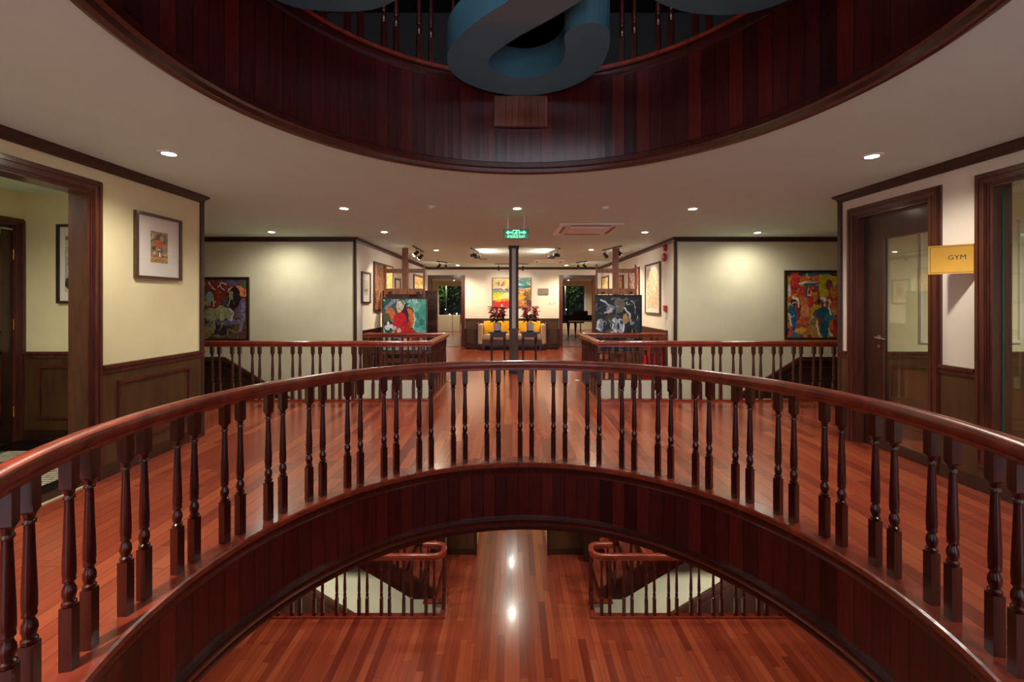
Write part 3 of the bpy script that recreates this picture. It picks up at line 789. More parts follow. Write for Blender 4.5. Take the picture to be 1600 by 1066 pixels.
for x, y in ((-2.3, -1.3), (.07, -1.3), (2.45, -1.3)):  # unseen lamps added so the rear wall bounces warm fill
    dup(proto, (x, y, H), label='added fill downlight behind the camera, %s' % ('left' if x < 0 else 'centre' if x < 1 else 'right'))
    spot_light('lamp_light', (x, y, H-.03), (x, y, 0), LAMP, 150, .8)
# the lower level
for x, y in ((-2.4, 5.2), (2.6, 5.2), (.05, 6.2), (0, 11.2), (0, 13.4), (-3.2, 7.0), (3.4, 7.0), (-2.6, 2.2), (2.9, 2.2)):
    dup(proto, (x, y, -.592), label='downlight in the ceiling of the floor below', group='downlights of the floor below')
    spot_light('lamp_light', (x, y, -.63), (x, y, ZL), 50, 150, .8)
for x, lb in ((-4.2, 'left'), (4.4, 'right')):
    dup(proto, (x, 6.6, ZL-.402), label='downlight two storeys down, by the %s stair' % lb, group='downlights two storeys down')
    spot_light('lamp_light', (x, 6.6, ZL-.44), (x*.8, 8.6, -5.2), 95, 150, .8)

# ------------------------------------------------------------------ track spotlights
def track(name, label, heads, bar, aim, power=25, angle=60):
    """bar: two points on the ceiling; heads: points; aim: target point"""
    bar = [Vector((q[0], q[1], 0)) for q in bar]; c = (bar[0]+bar[1])/2
    t = thing(name, label, 'track light', (c.x, c.y, H), group='black track spotlights on the gallery ceiling')
    a, b = bar[0]-c, bar[1]-c
    bm = bmesh.new(); d = (b-a).normalized(); n = Vector((-d.y, d.x, 0))*.018
    for z0, z1 in ((-.025, 0),):
        vs = [bm.verts.new(p+Vector((0, 0, z))) for z in (z0, z1) for p in (a-n, a+n, b+n, b-n)]
        for f in ((0, 1, 2, 3), (7, 6, 5, 4), (0, 4, 5, 1), (1, 5, 6, 2), (2, 6, 7, 3), (3, 7, 4, 0)): bm.faces.new([vs[i] for i in f])
    obj('track_bar', bm, M['black'], t)
    for h, tg in zip(heads, aim):
        hp_ = Vector((h[0]-c.x, h[1]-c.y, -.15)); dirv = (Vector(tg)-Vector((h[0], h[1], H-.15))).normalized()
        bm = bmesh.new(); tube(bm, (hp_.x, hp_.y, -.02), hp_, .008, 8); tube(bm, hp_-dirv*.07, hp_+dirv*.07, .034, 14, r1=.045)
        hd = obj('spot_head', bm, M['black'], t, smooth=True)
        bm = bmesh.new(); q = dirv.to_track_quat('Z', 'Y').to_matrix().to_4x4()
        lathe(bm, [(0, .0), (.042, .0)], 16, mat4=Matrix.Translation(hp_+dirv*.072) @ q, cap=False); obj('spot_lens', bm, M['spotlens'], hd)
        pos = Vector((h[0], h[1], H-.15))+dirv*.09
        spot_light('lamp_light', pos, tg, power, angle, .5, (1, .84, .62))
track('track_spotlight', 'double track spotlight at far left, aimed at the left gallery wall', [(-2.2, 10.1), (-2.25, 10.85)], [(-2.22, 9.9), (-2.22, 11.05)], [(-3.07, 9.7, 1.9), (-3.07, 11.0, 2.0)])
track('track_spotlight', 'angled double spotlight left of the post, lit side towards it', [(-.92, 10.5), (-.86, 10.9)], [(-.95, 10.3), (-.85, 11.1)], [(-.35, 10.9, 2.86), (-.2, 11.4, 2.86)], 20, 120)
track('track_spotlight', 'small double spotlight left, near the left far doorway', [(-2.25, 13.6), (-2.1, 13.9)], [(-2.3, 13.5), (-2.05, 14.0)], [(-3.07, 14.4, 1.9), (-3.0, 15.6, 1.9)])
track('track_spotlight', 'short track behind the post whose two heads light the back painting', [(-.44, 14.5), (.36, 14.5)], [(-.57, 14.5), (.55, 14.5)], [(-.4, 15.9, 1.9), (.35, 15.9, 1.9)], 22, 70)
track('track_spotlight', 'angled double spotlight right of the post, lit side towards it', [(1.08, 10.5), (.98, 10.9)], [(1.12, 10.3), (.95, 11.1)], [(.45, 10.9, 2.86), (.3, 11.4, 2.86)], 16, 120)
track('track_spotlight', 'small double spotlight right, near the right far doorway', [(2.24, 13.6), (2.1, 13.9)], [(2.3, 13.5), (2.05, 14.0)], [(3.2, 14.4, 1.9), (3.1, 15.6, 1.9)])
track('track_spotlight', 'double track spotlight at far right, beside the right easel mast', [(2.23, 10.5), (2.43, 10.0)], [(2.2, 10.7), (2.45, 9.85)], [(3.2, 11.4, 1.9), (3.2, 9.9, 1.9)])

# ------------------------------------------------------------------ ceiling fittings
def cassette(name, label, x0, x1, y0, y1):
    t = thing(name, label, 'air conditioner', ((x0+x1)/2, (y0+y1)/2, H))
    w, l = (x1-x0)/2, (y1-y0)/2
    bm = bmesh.new(); box(bm, -w, w, -l, l, -.02, 0); bmesh.ops.bevel(bm, geom=list(bm.edges), offset=.008, segments=2, affect='EDGES'); obj('panel', bm, M['whiteplastic'], t)
    obj('return_grille', bbox(-w*.6, w*.6, -l*.6, l*.6, -.03, -.02), M['whiteplastic'], t)
    for q in ((-w*.62, w*.62, -l*.84, -l*.74), (-w*.62, w*.62, l*.74, l*.84), (-w*.84, -w*.74, -l*.62, l*.62), (w*.74, w*.84, -l*.62, l*.62)):
        obj('air_slot', bbox(q[0], q[1], q[2], q[3], -.026, -.019), M['grey'], t)
cassette('ceiling_air_conditioner', 'square white ceiling air conditioner right of the exit sign', .76, 1.82, 7.1, 8.25)
cassette('ceiling_air_conditioner', 'far ceiling air conditioner above the sofa, near the back wall', .68, 1.6, 13.2, 14.2)
for (x, y, lb) in ((-1.07, 5.85, 'round smoke detector on the ceiling, left'), (1.25, 5.9, 'round smoke detector on the ceiling, right')):
    bm = bmesh.new(); lathe(bm, [(.0, -.03), (.03, -.03), (.05, -.012), (.055, 0)], 20, cap=False); o = obj('smoke_detector', bm, M['ceil'], smooth=True); o.location = (x, y, H); tag(o, lb, 'smoke detector', 'ceiling smoke detectors')
o = obj('ceiling_vent', bbox(-.12, .12, -.15, .15, -.012, 0), M['grey']); o.location = (-.85, 12.9, H); tag(o, 'small square grey ceiling vent left of the post', 'vent')

# exit sign
t = thing('exit_sign', 'green lit exit sign hanging from the ceiling on the centre line', 'exit sign', (.06, 6.5, 2.54))
obj('housing', bbox(-.185, .185, 0, .03, 0, .15, bev=.004), M['black'], t)
obj('lit_panel', bbox(-.175, .175, -.006, 0, .01, .14), M['exit'], t)
def text_mesh(name, body, size, mat, parent, loc, rot=(PI/2, 0, 0), ext=.001, bold=0):
    cu = bpy.data.curves.new(name, 'FONT'); cu.body = body; cu.size = size; cu.align_x = 'CENTER'; cu.align_y = 'CENTER'; cu.extrude = ext; cu.offset = bold; cu.resolution_u = 3
    tmp = bpy.data.objects.new('tmp', cu); COL.objects.link(tmp)
    me = bpy.data.meshes.new_from_object(tmp.evaluated_get(bpy.context.evaluated_depsgraph_get())); me.name = name
    COL.objects.unlink(tmp); bpy.data.objects.remove(tmp)
    me.materials.clear(); me.materials.append(mat)
    o = bpy.data.objects.new(name, me); link(o, parent); o.location = loc; o.rotation_euler = rot; return o
bm = bmesh.new()
for s in (-1, 1):
    prism(bm, [(s*.15, .095), (s*.11, .125), (s*.11, .105), (s*.06, .105), (s*.06, .085), (s*.11, .085), (s*.11, .065)], 'y', -.009, -.006)
prism(bm, [(-.05, .06), (-.05, .13), (-.042, .13), (-.042, .06)], 'y', -.009, -.006); prism(bm, [(.05, .06), (.05, .13), (.042, .13), (.042, .06)], 'y', -.009, -.006); prism(bm, [(-.05, .13), (.05, .13), (.05, .122), (-.05, .122)], 'y', -.009, -.006)
obj('arrows', bm, M['exitmark'], t)
bm = bmesh.new()
lathe(bm, [(0, -.001), (.009, -.001), (.009, .001), (0, .001)], 12, mat4=Matrix.Translation((.01, -.008, .112)) @ Matrix.Rotation(PI/2, 4, 'X'))
for q in (((-.004, .1), (.012, .1), (.004, .078), (-.012, .078)), ((-.012, .08), (-.03, .066), (-.026, .058), (-.004, .076)), ((.0, .08), (.016, .068), (.012, .054), (.006, .056), (.008, .066), (-.006, .076)), ((-.004, .1), (-.024, .092), (-.024, .086), (-.002, .09)), ((.012, .1), (.026, .086), (.022, .082), (.008, .092))):
    prism(bm, list(q), 'y', -.009, -.006)
obj('running_figure', bm, M['exitmark'], t)
text_mesh('lettering', '安全出口 EXIT', .042, M['exitmark'], t, (0, -.008, .032))
bm = bmesh.new(); tube(bm, (-.12, .015, .15), (-.12, .015, H-2.54), .006); tube(bm, (.12, .015, .15), (.12, .015, H-2.54), .006); obj('suspension_rod', bm, M['whiteplastic'], t)

# ------------------------------------------------------------------ centre post
t = thing('square_post', 'white square post with brown corner trims on the centre line', 'post', (.04, 10.0, 0))
obj('shaft', bbox(-.09, .09, -.09, .09, 1.0, H), M['white'], t)
bm = bmesh.new()
for sx in (-1, 1):
    for sy in (-1, 1):
        x0, x1 = sorted((sx*.045, sx*.105)); y0, y1 = sorted((sy*.045, sy*.105)); box(bm, x0, x1, y0, y1, 1.02, H-.04)
obj('corner_trim', bm, M['crown'], t)
obj('capital', bbox(-.12, .12, -.12, .12, H-.06, H), M['crown'], t)
obj('lower_panelling', bbox(-.10, .10, -.10, .10, .115, .99), M['wainscot'], t)
obj('cap_moulding', bbox(-.12, .12, -.12, .12, .975, 1.02, bev=.008), M['casing'], t)
obj('plinth', bbox(-.115, .115, -.115, .115, 0, .12), M['black'], t)

# console tables with poinsettias
def console(sgn, label):
    t = thing('console_table', label, 'table', (.04+sgn*.15, 10.0, 0), group='dark console tables beside the post')
    w = sgn*.42
    bm = bmesh.new(); x0, x1 = sorted((0, w)); box(bm, x0, x1, -.2, .2, .91, .945); bmesh.ops.bevel(bm, geom=list(bm.edges), offset=.008, segments=2, affect='EDGES'); obj('table_top', bm, M['darkwood'], t)
    x0, x1 = sorted((sgn*.03, w-sgn*.04)); obj('apron', bbox(x0, x1, -.17, .17, .82, .91), M['darkwood'], t)
    for x in (sgn*.06, w-sgn*.07):
        for y in (-.15, .15):
            bm = bmesh.new(); lathe(bm, [(.014, 0), (.018, .03), (.016, .3), (.022, .66), (.016, .7), (.026, .74), (.026, .82)], 12, c=(x, y)); obj('leg', bm, M['darkwood'], t, smooth=True)
console(-1, 'dark turned-leg console table on the left side of the post'); console(1, 'dark turned-leg console table on the right side of the post')
def poinsettia(x, y, z, seed, label, sc_=1.0):
    rnd = random.Random(seed)
    t = thing('poinsettia', label, 'potted plant', (x, y, z), group='red poinsettias in pale pots')
    bm = bmesh.new(); lathe(bm, [(.06, 0), (.075, .02), (.09, .18), (.094, .2), (.082, .2), (.075, .18)], 24, cap=True); obj('pot', bm, M['pot'], t, smooth=True)
    bm = bmesh.new(); lathe(bm, [(.074, .0), (.079, .0), (.083, .03), (.078, .03)], 24, cap=False); obj('saucer', bm, M['black'], t, smooth=True)
    def leaves(n, rad, z0, z1, size, name, mat):
        bm = bmesh.new()
        for i in range(n):
            a = rnd.uniform(0, 2*PI); r = rad*math.sqrt(rnd.random()); zz = rnd.uniform(z0, z1)
            L = size*rnd.uniform(.7, 1.2); W = L*.38; tilt = rnd.uniform(-.3, .6)
            m4 = Matrix.Translation((r*math.cos(a), r*math.sin(a), zz)) @ Matrix.Rotation(a+rnd.uniform(-.6, .6), 4, 'Z') @ Matrix.Rotation(tilt, 4, 'Y')
            pts = [(0, 0, 0), (L*.35, W/2, .01), (L*.75, W*.35, 0), (L, 0, -.02), (L*.75, -W*.35, 0), (L*.35, -W/2, .01)]
            mid = bm.verts.new(m4 @ Vector((L*.5, 0, -.008))); vs = [bm.verts.new(m4 @ Vector(p)) for p in pts]
            for j in range(6): bm.faces.new((vs[j], vs[(j+1) % 6], mid))
        obj(name, bm, mat, t)
    bm = bmesh.new()
    for i in range(7):
        a = rnd.uniform(0, 2*PI); tube(bm, (.01*math.cos(a), .01*math.sin(a), .18), (.12*math.cos(a), .12*math.sin(a), .4), .005, 6)
    obj('stem', bm, M['leafgreen'], t)
    leaves(46, .10, .24, .38, .13, 'green_leaves', M['leafgreen']); leaves(110, .115, .32, .56, .13, 'red_bracts', M['leafred'])
poinsettia(-.33, 9.93, .945, 3, 'red poinsettia in a pale pot on the left console table'); poinsettia(.41, 9.93, .945, 5, 'red poinsettia in a pale pot on the right console table')

# ------------------------------------------------------------------ sofa and side tables at the back wall
t = thing('sofa', 'cream sofa with wooden frame against the back wall behind the post', 'sofa', (0, 15.2, 0))
obj('seat_base', bbox(-1.0, 1.0, -.42, .45, .16, .36, bev=.01), M['casing'], t)
for x0, x1 in ((-1.0, -.02), (.02, 1.0)): obj('seat_cushion', bbox(x0, x1, -.42, .25, .36, .52, bev=.03), M['sofa'], t)
for x0, x1 in ((-1.0, -.02), (.02, 1.0)): obj('back_cushion', bbox(x0, x1, .22, .42, .5, .92, bev=.04), M['sofa'], t)
for s in (-1, 1):
    a, b = sorted((s*1.0, s*1.14)); obj('arm', bbox(a, b, -.44, .45, .2, .86, bev=.03), M['sofa'], t)
    a, b = sorted((s*1.14, s*1.17)); obj('arm_frame', bbox(a, b, -.45, .46, .1, .9), M['casing'], t)
for x in (-.95, .95):
    for y in (-.36, .38): obj('leg', bbox(x-.03, x+.03, y-.03, y+.03, 0, .16), M['darkwood'], t)
def cushion(x, y, z, w, h, label, rot=0):
    bm = bmesh.new(); n = 12
    g = {}
    for s in (-1, 1):
        for i in range(n+1):
            for j in range(n+1):
                u, v = i/n*2-1, j/n*2-1; b = (1-u**4)*(1-v**4)
                if s > 0 and (abs(u) == 1 or abs(v) == 1): g[s, i, j] = g[-1, i, j]; continue
                g[s, i, j] = bm.verts.new((u*w/2, s*.075*b, h/2+v*h/2))
        for i in range(n):
            for j in range(n): bm.faces.new((g[s, i, j], g[s, i+1, j], g[s, i+1, j+1], g[s, i, j+1]))
    o = obj('cushion', bm, M['yellow'], smooth=True); o.location = (x, y, z); o.rotation_euler = (-.2, 0, rot); return tag(o, label, 'cushion', 'yellow cushions on the sofa')
for x, lb in ((-.76, 'yellow cushion at the left end of the sofa'), (-.28, 'yellow cushion on the sofa, left of the post'), (.28, 'yellow cushion on the sofa, right of the post'), (.76, 'yellow cushion at the right end of the sofa')):
    cushion(x, 15.28, .53, .46, .44, lb)
def side_table(x, label):
    t = thing('side_table', label, 'side table', (x, 15.35, 0), group='dark side tables beside the sofa')
    obj('table_top', bbox(-.2, .2, -.25, .25, .66, .7), M['darkwood'], t); obj('shelf', bbox(-.19, .19, -.24, .24, .06, .09), M['darkwood'], t)
    for a in (-.18, .18):
        for b in (-.23, .23): obj('leg', bbox(a-.02, a+.02, b-.02, b+.02, 0, .66), M['darkwood'], t)
side_table(-1.44, 'dark side table at the left end of the sofa'); side_table(1.44, 'dark side table at the right end of the sofa')

# wall fittings
o = obj('wall_panel', bbox(-.19, .19, -.04, 0, -.11, .11, bev=.004), M['grey']); o.location = (1.13, YB, 2.0); tag(o, 'grey-brown engraved plaque on the back wall right of the painting', 'plaque')
for x, lb in ((1.38, 'white thermostat on the back wall below the plaque'), (1.52, 'white light switch beside the right far doorway')):
    t = thing('wall_switch', lb, 'switch', (x, YB, 1.58)); obj('plate', bbox(-.045, .045, -.012, 0, -.045, .045, bev=.003), M['whiteplastic'], t); obj('dial', bbox(-.018, .018, -.016, -.012, -.012, .018), M['grey'], t)

# ------------------------------------------------------------------ framed pictures
def rast(w, h, base, strokes, seed, warp=.02, jit=.05):
    rnd = np.random.RandomState(seed)
    yy, xx = np.mgrid[0:h, 0:w]; u = xx/(w-1); v = yy/(h-1)
    def sn(f):
        g = rnd.rand(int(f)+3, int(f)+3); gx = u*f; gy = v*f; i = gx.astype(int); j = gy.astype(int); fx = gx-i; fy = gy-j
        fx = fx*fx*(3-2*fx); fy = fy*fy*(3-2*fy)
        return (g[j, i]*(1-fx)+g[j, i+1]*fx)*(1-fy)+(g[j+1, i]*(1-fx)+g[j+1, i+1]*fx)*fy
    uu = u+warp*(sn(9)-.5)*2+warp*.6*(sn(22)-.5)*2; vv = v+warp*(sn(9)-.5)*2+warp*.6*(sn(22)-.5)*2
    img = np.zeros((h, w, 3)); img[:] = np.array(base[0])
    if len(base) > 1:
        n = sn(6)*.6+sn(14)*.4; n = (n-n.min())/(n.max()-n.min()); k = np.clip((n*(len(base))).astype(int), 0, len(base)-1)
        img = np.array(base)[k].astype(float)
    for s in strokes:
        c = np.array(s[-1], float)
        if s[0] == 'e':
            _, cx, cy, rx, ry, an, _c = s; a = math.radians(an)
            dx, dy = uu-cx, vv-cy; p = (dx*math.cos(a)+dy*math.sin(a))/rx; q = (-dx*math.sin(a)+dy*math.cos(a))/ry
            m = p*p+q*q < 1
        elif s[0] == 'l':
            _, pts, wd, _c = s; m = np.zeros_like(u, bool)
            for (x0, y0), (x1, y1) in zip(pts, pts[1:]):
                L = (x1-x0)**2+(y1-y0)**2+1e-9; t = np.clip(((uu-x0)*(x1-x0)+(vv-y0)*(y1-y0))/L, 0, 1)
                m |= np.hypot(uu-x0-t*(x1-x0), vv-y0-t*(y1-y0)) < wd
        elif s[0] == 'r':
            _, x0, y0, x1, y1, _c = s; m = (uu > x0) & (uu < x1) & (vv > y0) & (vv < y1)
        img[m] = c
    img = img*(1+jit*2*(sn(30)-.5)[..., None]*2)
    return np.clip(img, 0, 255)
def rand_strokes(seed, n, cols, lo=.08, hi=.3, wd=(.006, .02), y0=0, y1=1):
    r = random.Random(seed); out = []
    for i in range(n):
        x, y = r.random(), r.uniform(y0, y1); a = r.uniform(0, 2*PI); c = r.choice(cols); pts = [(x, y)]; st = r.uniform(lo, hi)/4; curl = r.uniform(-.9, .9)
        for k in range(4): a += curl; x += math.cos(a)*st; y += math.sin(a)*st; pts.append((x, y))
        out.append(('l', pts, r.uniform(*wd), c))
    return out
def canvas_mesh(name, w, h, img, parent, y=-.0):
    H_, W_ = img.shape[:2]
    lin = np.where(img/255 <= .04045, img/255/12.92, ((img/255+.055)/1.055)**2.4)
    vs = [((i/(W_-1)-.5)*w, y, (1-j/(H_-1))*h-h/2) for j in range(H_) for i in range(W_)]
    fs = [(j*W_+i, (j+1)*W_+i, (j+1)*W_+i+1, j*W_+i+1) for j in range(H_-1) for i in range(W_-1)]
    me = bpy.data.meshes.new(name); me.from_pydata(vs, [], fs)
    ca = me.color_attributes.new('Col', 'FLOAT_COLOR', 'POINT')
    arr = np.ones((H_*W_, 4), np.float32); arr[:, :3] = lin.reshape(-1, 3); ca.data.foreach_set('color', arr.ravel())
    me.materials.append(M['paint']); me.update()
    o = bpy.data.objects.new(name, me); link(o, parent); return o
def picture(name, label, w, h, loc, rotz, img, fw=.03, fd=.03, fmat='frame', mat=0, cat='painting', group=None, glazed=False):
    """local: picture faces -y, origin at the centre of its back"""
    t = thing(name, label, cat, loc, rotz, group)
    bm = bmesh.new(); W, Hh = w/2, h/2
    for q in ((-W, W, Hh-fw, Hh), (-W, W, -Hh, -Hh+fw), (-W, -W+fw, -Hh+fw, Hh-fw), (W-fw, W, -Hh+fw, Hh-fw)): box(bm, q[0], q[1], -fd, 0, q[2], q[3])
    obj('frame', bm, M[fmat], t)
    if mat: obj('mat_board', bbox(-W+fw, W-fw, -fd*.45, -fd*.35, -Hh+fw, Hh-fw), M['mat'], t)
    else: obj('backing', bbox(-W+fw, W-fw, -fd*.45, -fd*.3, -Hh+fw, Hh-fw), M['darkframe'], t)
    mx, my = (mat if isinstance(mat, tuple) else (mat, mat))
    canvas_mesh('canvas' if not mat else 'print', w-2*fw-2*mx, h-2*fw-2*my, img, t, -fd*.45-.002)
    if glazed: obj('glazing', bbox(-W+fw, W-fw, -fd*.72, -fd*.7, -Hh+fw, Hh-fw), M['glazing'], t)
    return t
# left far painting: dark figures in greens, purples and reds
im = rast(110, 130, [(92, 78, 52), (110, 84, 60), (70, 60, 48), (124, 112, 74)],
  [('r', 0, 0, 1, .2, (112, 60, 54)), ('r', .0, .25, .3, .9, (60, 58, 44)), ('l', [(.3, .1), (.35, .3), (.32, .45)], .07, (140, 44, 36)), ('l', [(.5, .15), (.47, .35)], .05, (126, 38, 38)),
   ('l', [(.6, .05), (.75, .07), (.9, .06)], .03, (92, 88, 122)), ('e', .95, .1, .08, .06, 0, (78, 104, 60)), ('e', .88, .2, .14, .08, 30, (226, 130, 84)), ('e', .72, .22, .14, .08, 20, (206, 150, 110)),
   ('e', .72, .27, .12, .14, 30, (34, 26, 24)), ('e', .8, .36, .08, .14, -20, (38, 28, 26)), ('e', .66, .27, .05, .06, 0, (140, 130, 108)),
   ('e', .2, .3, .07, .1, 0, (128, 160, 150)), ('e', .15, .42, .08, .05, 0, (170, 140, 80)), ('e', .55, .42, .08, .06, 0, (74, 64, 100)), ('e', .7, .45, .08, .05, 0, (40, 30, 34)),
   ('e', .25, .6, .16, .12, 0, (150, 152, 112)), ('e', .45, .56, .12, .12, 10, (164, 164, 124)), ('e', .6, .58, .1, .1, 0, (148, 150, 116)), ('l', [(.62, .5), (.7, .56), (.68, .66), (.55, .74)], .016, (210, 206, 220)),
   ('e', .88, .55, .1, .22, 10, (104, 88, 122)), ('l', [(.9, .42), (.93, .6), (.86, .85)], .03, (140, 124, 150)), ('l', [(.3, .72), (.5, .74), (.8, .7)], .035, (106, 96, 136)), ('l', [(.3, .72), (.33, .85), (.42, .95)], .012, (180, 174, 196)),
   ('e', .45, .85, .14, .08, 0, (54, 44, 40)), ('e', .22, .82, .12, .1, 0, (140, 142, 106)), ('e', .12, .93, .12, .06, 0, (150, 110, 60)), ('l', [(.55, .84), (.75, .88), (.9, .9)], .014, (120, 116, 80)), ('e', .9, .93, .1, .06, 0, (112, 70, 74)),
   ('l', [(.06, .3), (.08, .5), (.06, .75)], .01, (176, 178, 160)), ('l', [(.27, .3), (.28, .45)], .012, (180, 186, 170)), ('l', [(.04, .05), (.1, .1), (.06, .18)], .02, (206, 196, 180)), ('l', [(.18, .06), (.24, .14), (.32, .18)], .012, (214, 196, 180)), ('l', [(.4, .14), (.46, .08), (.56, .08)], .012, (204, 186, 170))]
  + rand_strokes(4, 60, [(190, 186, 160), (60, 50, 42), (110, 96, 128), (150, 152, 110), (92, 40, 38), (44, 38, 36)], .05, .16, (.003, .009)), 2, .02)
picture('painting', 'large dark painting of crouched figures, partly behind the left corner', 1.0, 1.24, (-5.64, YF-.001, 1.48), 0, im, .035, .04, 'darkframe', group='paintings on the stairwell walls')
im = rast(110, 130, [(176, 96, 50), (196, 130, 60), (150, 60, 50), (200, 160, 70)],
  [('r', 0, 0, 1, .05, (60, 56, 60)), ('l', [(.3, .06), (.5, .05), (.8, .03)], .025, (70, 110, 130)), ('l', [(.2, .12), (.4, .1), (.65, .1)], .04, (222, 110, 50)), ('l', [(.25, .17), (.4, .15), (.6, .17)], .018, (226, 216, 190)), ('l', [(.35, .2), (.55, .2), (.7, .19)], .03, (54, 110, 116)),
   ('e', .17, .12, .08, .12, 0, (204, 60, 52)), ('r', .62, .04, .75, .4, (190, 182, 40)), ('r', .75, .05, .97, .3, (206, 176, 66)), ('e', .8, .2, .06, .08, 0, (126, 70, 70)), ('e', .9, .3, .1, .1, 0, (210, 120, 60)),
   ('e', .05, .28, .035, .1, 0, (226, 210, 214)), ('r', .1, .2, .19, .34, (190, 46, 50)), ('r', .24, .22, .32, .36, (196, 56, 50)), ('r', .33, .25, .4, .38, (84, 86, 106)), ('e', .44, .38, .05, .16, -10, (204, 52, 56)), ('e', .56, .22, .05, .05, 0, (150, 76, 128)),
   ('l', [(.1, .48), (.13, .4), (.2, .42), (.22, .52)], .018, (232, 214, 190)), ('e', .13, .47, .05, .05, 0, (56, 50, 46)), ('e', .1, .58, .08, .08, 0, (40, 96, 120)), ('e', .14, .74, .06, .16, 8, (34, 98, 156)), ('l', [(.05, .65), (.1, .82)], .014, (232, 216, 200)),
   ('e', .33, .46, .09, .07, 0, (198, 110, 70)), ('e', .34, .6, .08, .1, 0, (214, 140, 100)), ('r', .24, .7, .34, .86, (214, 96, 62)), ('e', .25, .9, .12, .05, -10, (236, 180, 54)), ('e', .14, .95, .12, .05, 10, (30, 130, 140)),
   ('l', [(.58, .46), (.66, .4), (.72, .42), (.7, .52)], .02, (236, 228, 214)), ('e', .6, .44, .05, .05, 0, (60, 56, 54)), ('l', [(.45, .56), (.55, .54), (.6, .55)], .035, (206, 176, 40)), ('l', [(.48, .6), (.46, .66), (.5, .7)], .014, (222, 220, 200)),
   ('e', .7, .64, .16, .08, 10, (30, 96, 112)), ('e', .78, .72, .1, .1, 0, (48, 130, 156)), ('e', .72, .87, .09, .14, 0, (22, 104, 116)), ('l', [(.57, .75), (.6, .9), (.62, 1)], .014, (238, 232, 226)), ('l', [(.8, .86), (.86, .98)], .016, (238, 230, 220)),
   ('e', .5, .85, .06, .12, 0, (160, 140, 80)), ('e', .86, .8, .07, .08, 0, (226, 104, 50)), ('e', .95, .75, .07, .14, 0, (150, 40, 60)), ('e', .9, .5, .08, .08, 0, (214, 96, 70)), ('l', [(.82, .42), (.78, .55), (.82, .66)], .014, (240, 222, 180)), ('e', .93, .6, .1, .04, 0, (208, 168, 80)), ('e', .95, .92, .08, .08, 0, (190, 60, 70)), ('e', .06, .92, .06, .06, 0, (204, 84, 90))]
  + rand_strokes(14, 70, [(236, 220, 190), (60, 56, 60), (40, 110, 130), (220, 190, 60), (210, 70, 54), (60, 60, 50), (226, 140, 70)], .04, .14, (.003, .009)), 3, .02)
picture('painting', 'large multicoloured painting of crowded figures, partly behind the right corner', 1.12, 1.35, (5.89, YF-.001, 1.555), 0, im, .035, .04, 'darkframe', group='paintings on the stairwell walls')

# pictures on the left wall and in the lobby
im = rast(60, 90, [(150, 128, 90), (160, 134, 96)],
  [('e', .6, .25, .3, .2, 0, (110, 84, 60)), ('e', .65, .2, .12, .12, 0, (170, 156, 126)), ('e', .5, .42, .3, .14, 0, (196, 96, 56)), ('e', .2, .55, .1, .08, 0, (76, 66, 54)), ('e', .55, .6, .2, .1, 0, (110, 106, 92)), ('l', [(.0, .35), (.3, .2), (.6, .05)], .03, (100, 80, 54)),
   ('e', .2, .72, .12, .06, 0, (190, 176, 140)), ('l', [(0, .8), (1, .8)], .01, (110, 90, 60)), ('r', 0, .82, 1, 1, (176, 144, 84))]+rand_strokes(8, 30, [(90, 76, 56), (206, 190, 150), (200, 110, 70), (120, 110, 90)], .1, .3, (.008, .02)), 5)
picture('framed_picture', 'framed small print in a wide white mat on the left wall', .60, .67, (XL+.001, 4.635, 2.18), PI/2, im, .028, .035, 'frame', mat=(.16, .145), cat='picture', glazed=True)
im = rast(50, 90, [(196, 190, 170), (170, 166, 148)],
  [('e', .4, .3, .25, .22, 0, (40, 48, 44)), ('e', .5, .5, .18, .2, 0, (88, 100, 90)), ('e', .1, .85, .1, .1, 0, (50, 54, 40)), ('l', [(.05, .05), (.5, .1), (.9, .02)], .03, (100, 108, 80))]+rand_strokes(18, 20, [(60, 60, 50), (150, 150, 130), (190, 180, 150)], .1, .3), 6)
picture('framed_picture', 'framed print on the lobby wall, half hidden by the left door jamb', .62, .92, ((92-800)*.00747+.31, 5.139, 2.05), 0, im, .03, .035, 'darkframe', mat=(.06, .10), cat='picture')

def on_left(y0, y1): return (XCL+.001, (y0+y1)/2), PI/2, abs(y1-y0)
def wallpic(side, y0, y1, z0, z1, img, label, fw=.03, fmat='frame', mat=0, fd=.035):
    if side == 'L': loc = (XCL+.001, (y0+y1)/2, (z0+z1)/2); r = PI/2
    else: loc = (XCR-.001, (y0+y1)/2, (z0+z1)/2); r = -PI/2
    return picture('framed_picture', label, y1-y0, z1-z0, loc, r, img, fw, fd, fmat, mat, 'picture', 'framed pictures on the gallery walls')
gold = [(236, 200, 120), (222, 170, 90), (244, 222, 160), (206, 150, 80)]
wallpic('L', 8.95, 9.5, 1.59, 2.24, rast(40, 60, [(200, 196, 190)], [('e', .5, .7, .4, .12, 0, (150, 146, 130))], 1), 'small dark-framed print nearest the corner on the left gallery wall', .03, 'darkframe', (.1, .14))
wallpic('L', 9.75, 10.55, 1.40, 2.52, rast(70, 100, [(122, 76, 52), (142, 92, 64), (104, 62, 44)], rand_strokes(3, 60, [(160, 112, 80), (84, 48, 34), (190, 150, 110)], .1, .3, (.006, .015)), 2), 'tall brown carved-looking panel on the left gallery wall', .05, 'casing')
wallpic('L', 10.65, 11.3, 1.5, 2.52, rast(60, 90, gold, rand_strokes(5, 40, [(250, 236, 180), (190, 130, 60), (120, 80, 50)], .1, .4, (.008, .02)), 4), 'golden painting next to the brown panel, left gallery wall', .04, 'casing')
wallpic('L', 11.5, 12.05, 1.55, 2.25, rast(40, 50, [(200, 180, 160)], [('e', .5, .5, .3, .3, 0, (150, 100, 80))], 4), 'small dark-framed picture seen through the left easel', .05, 'darkframe', .08)
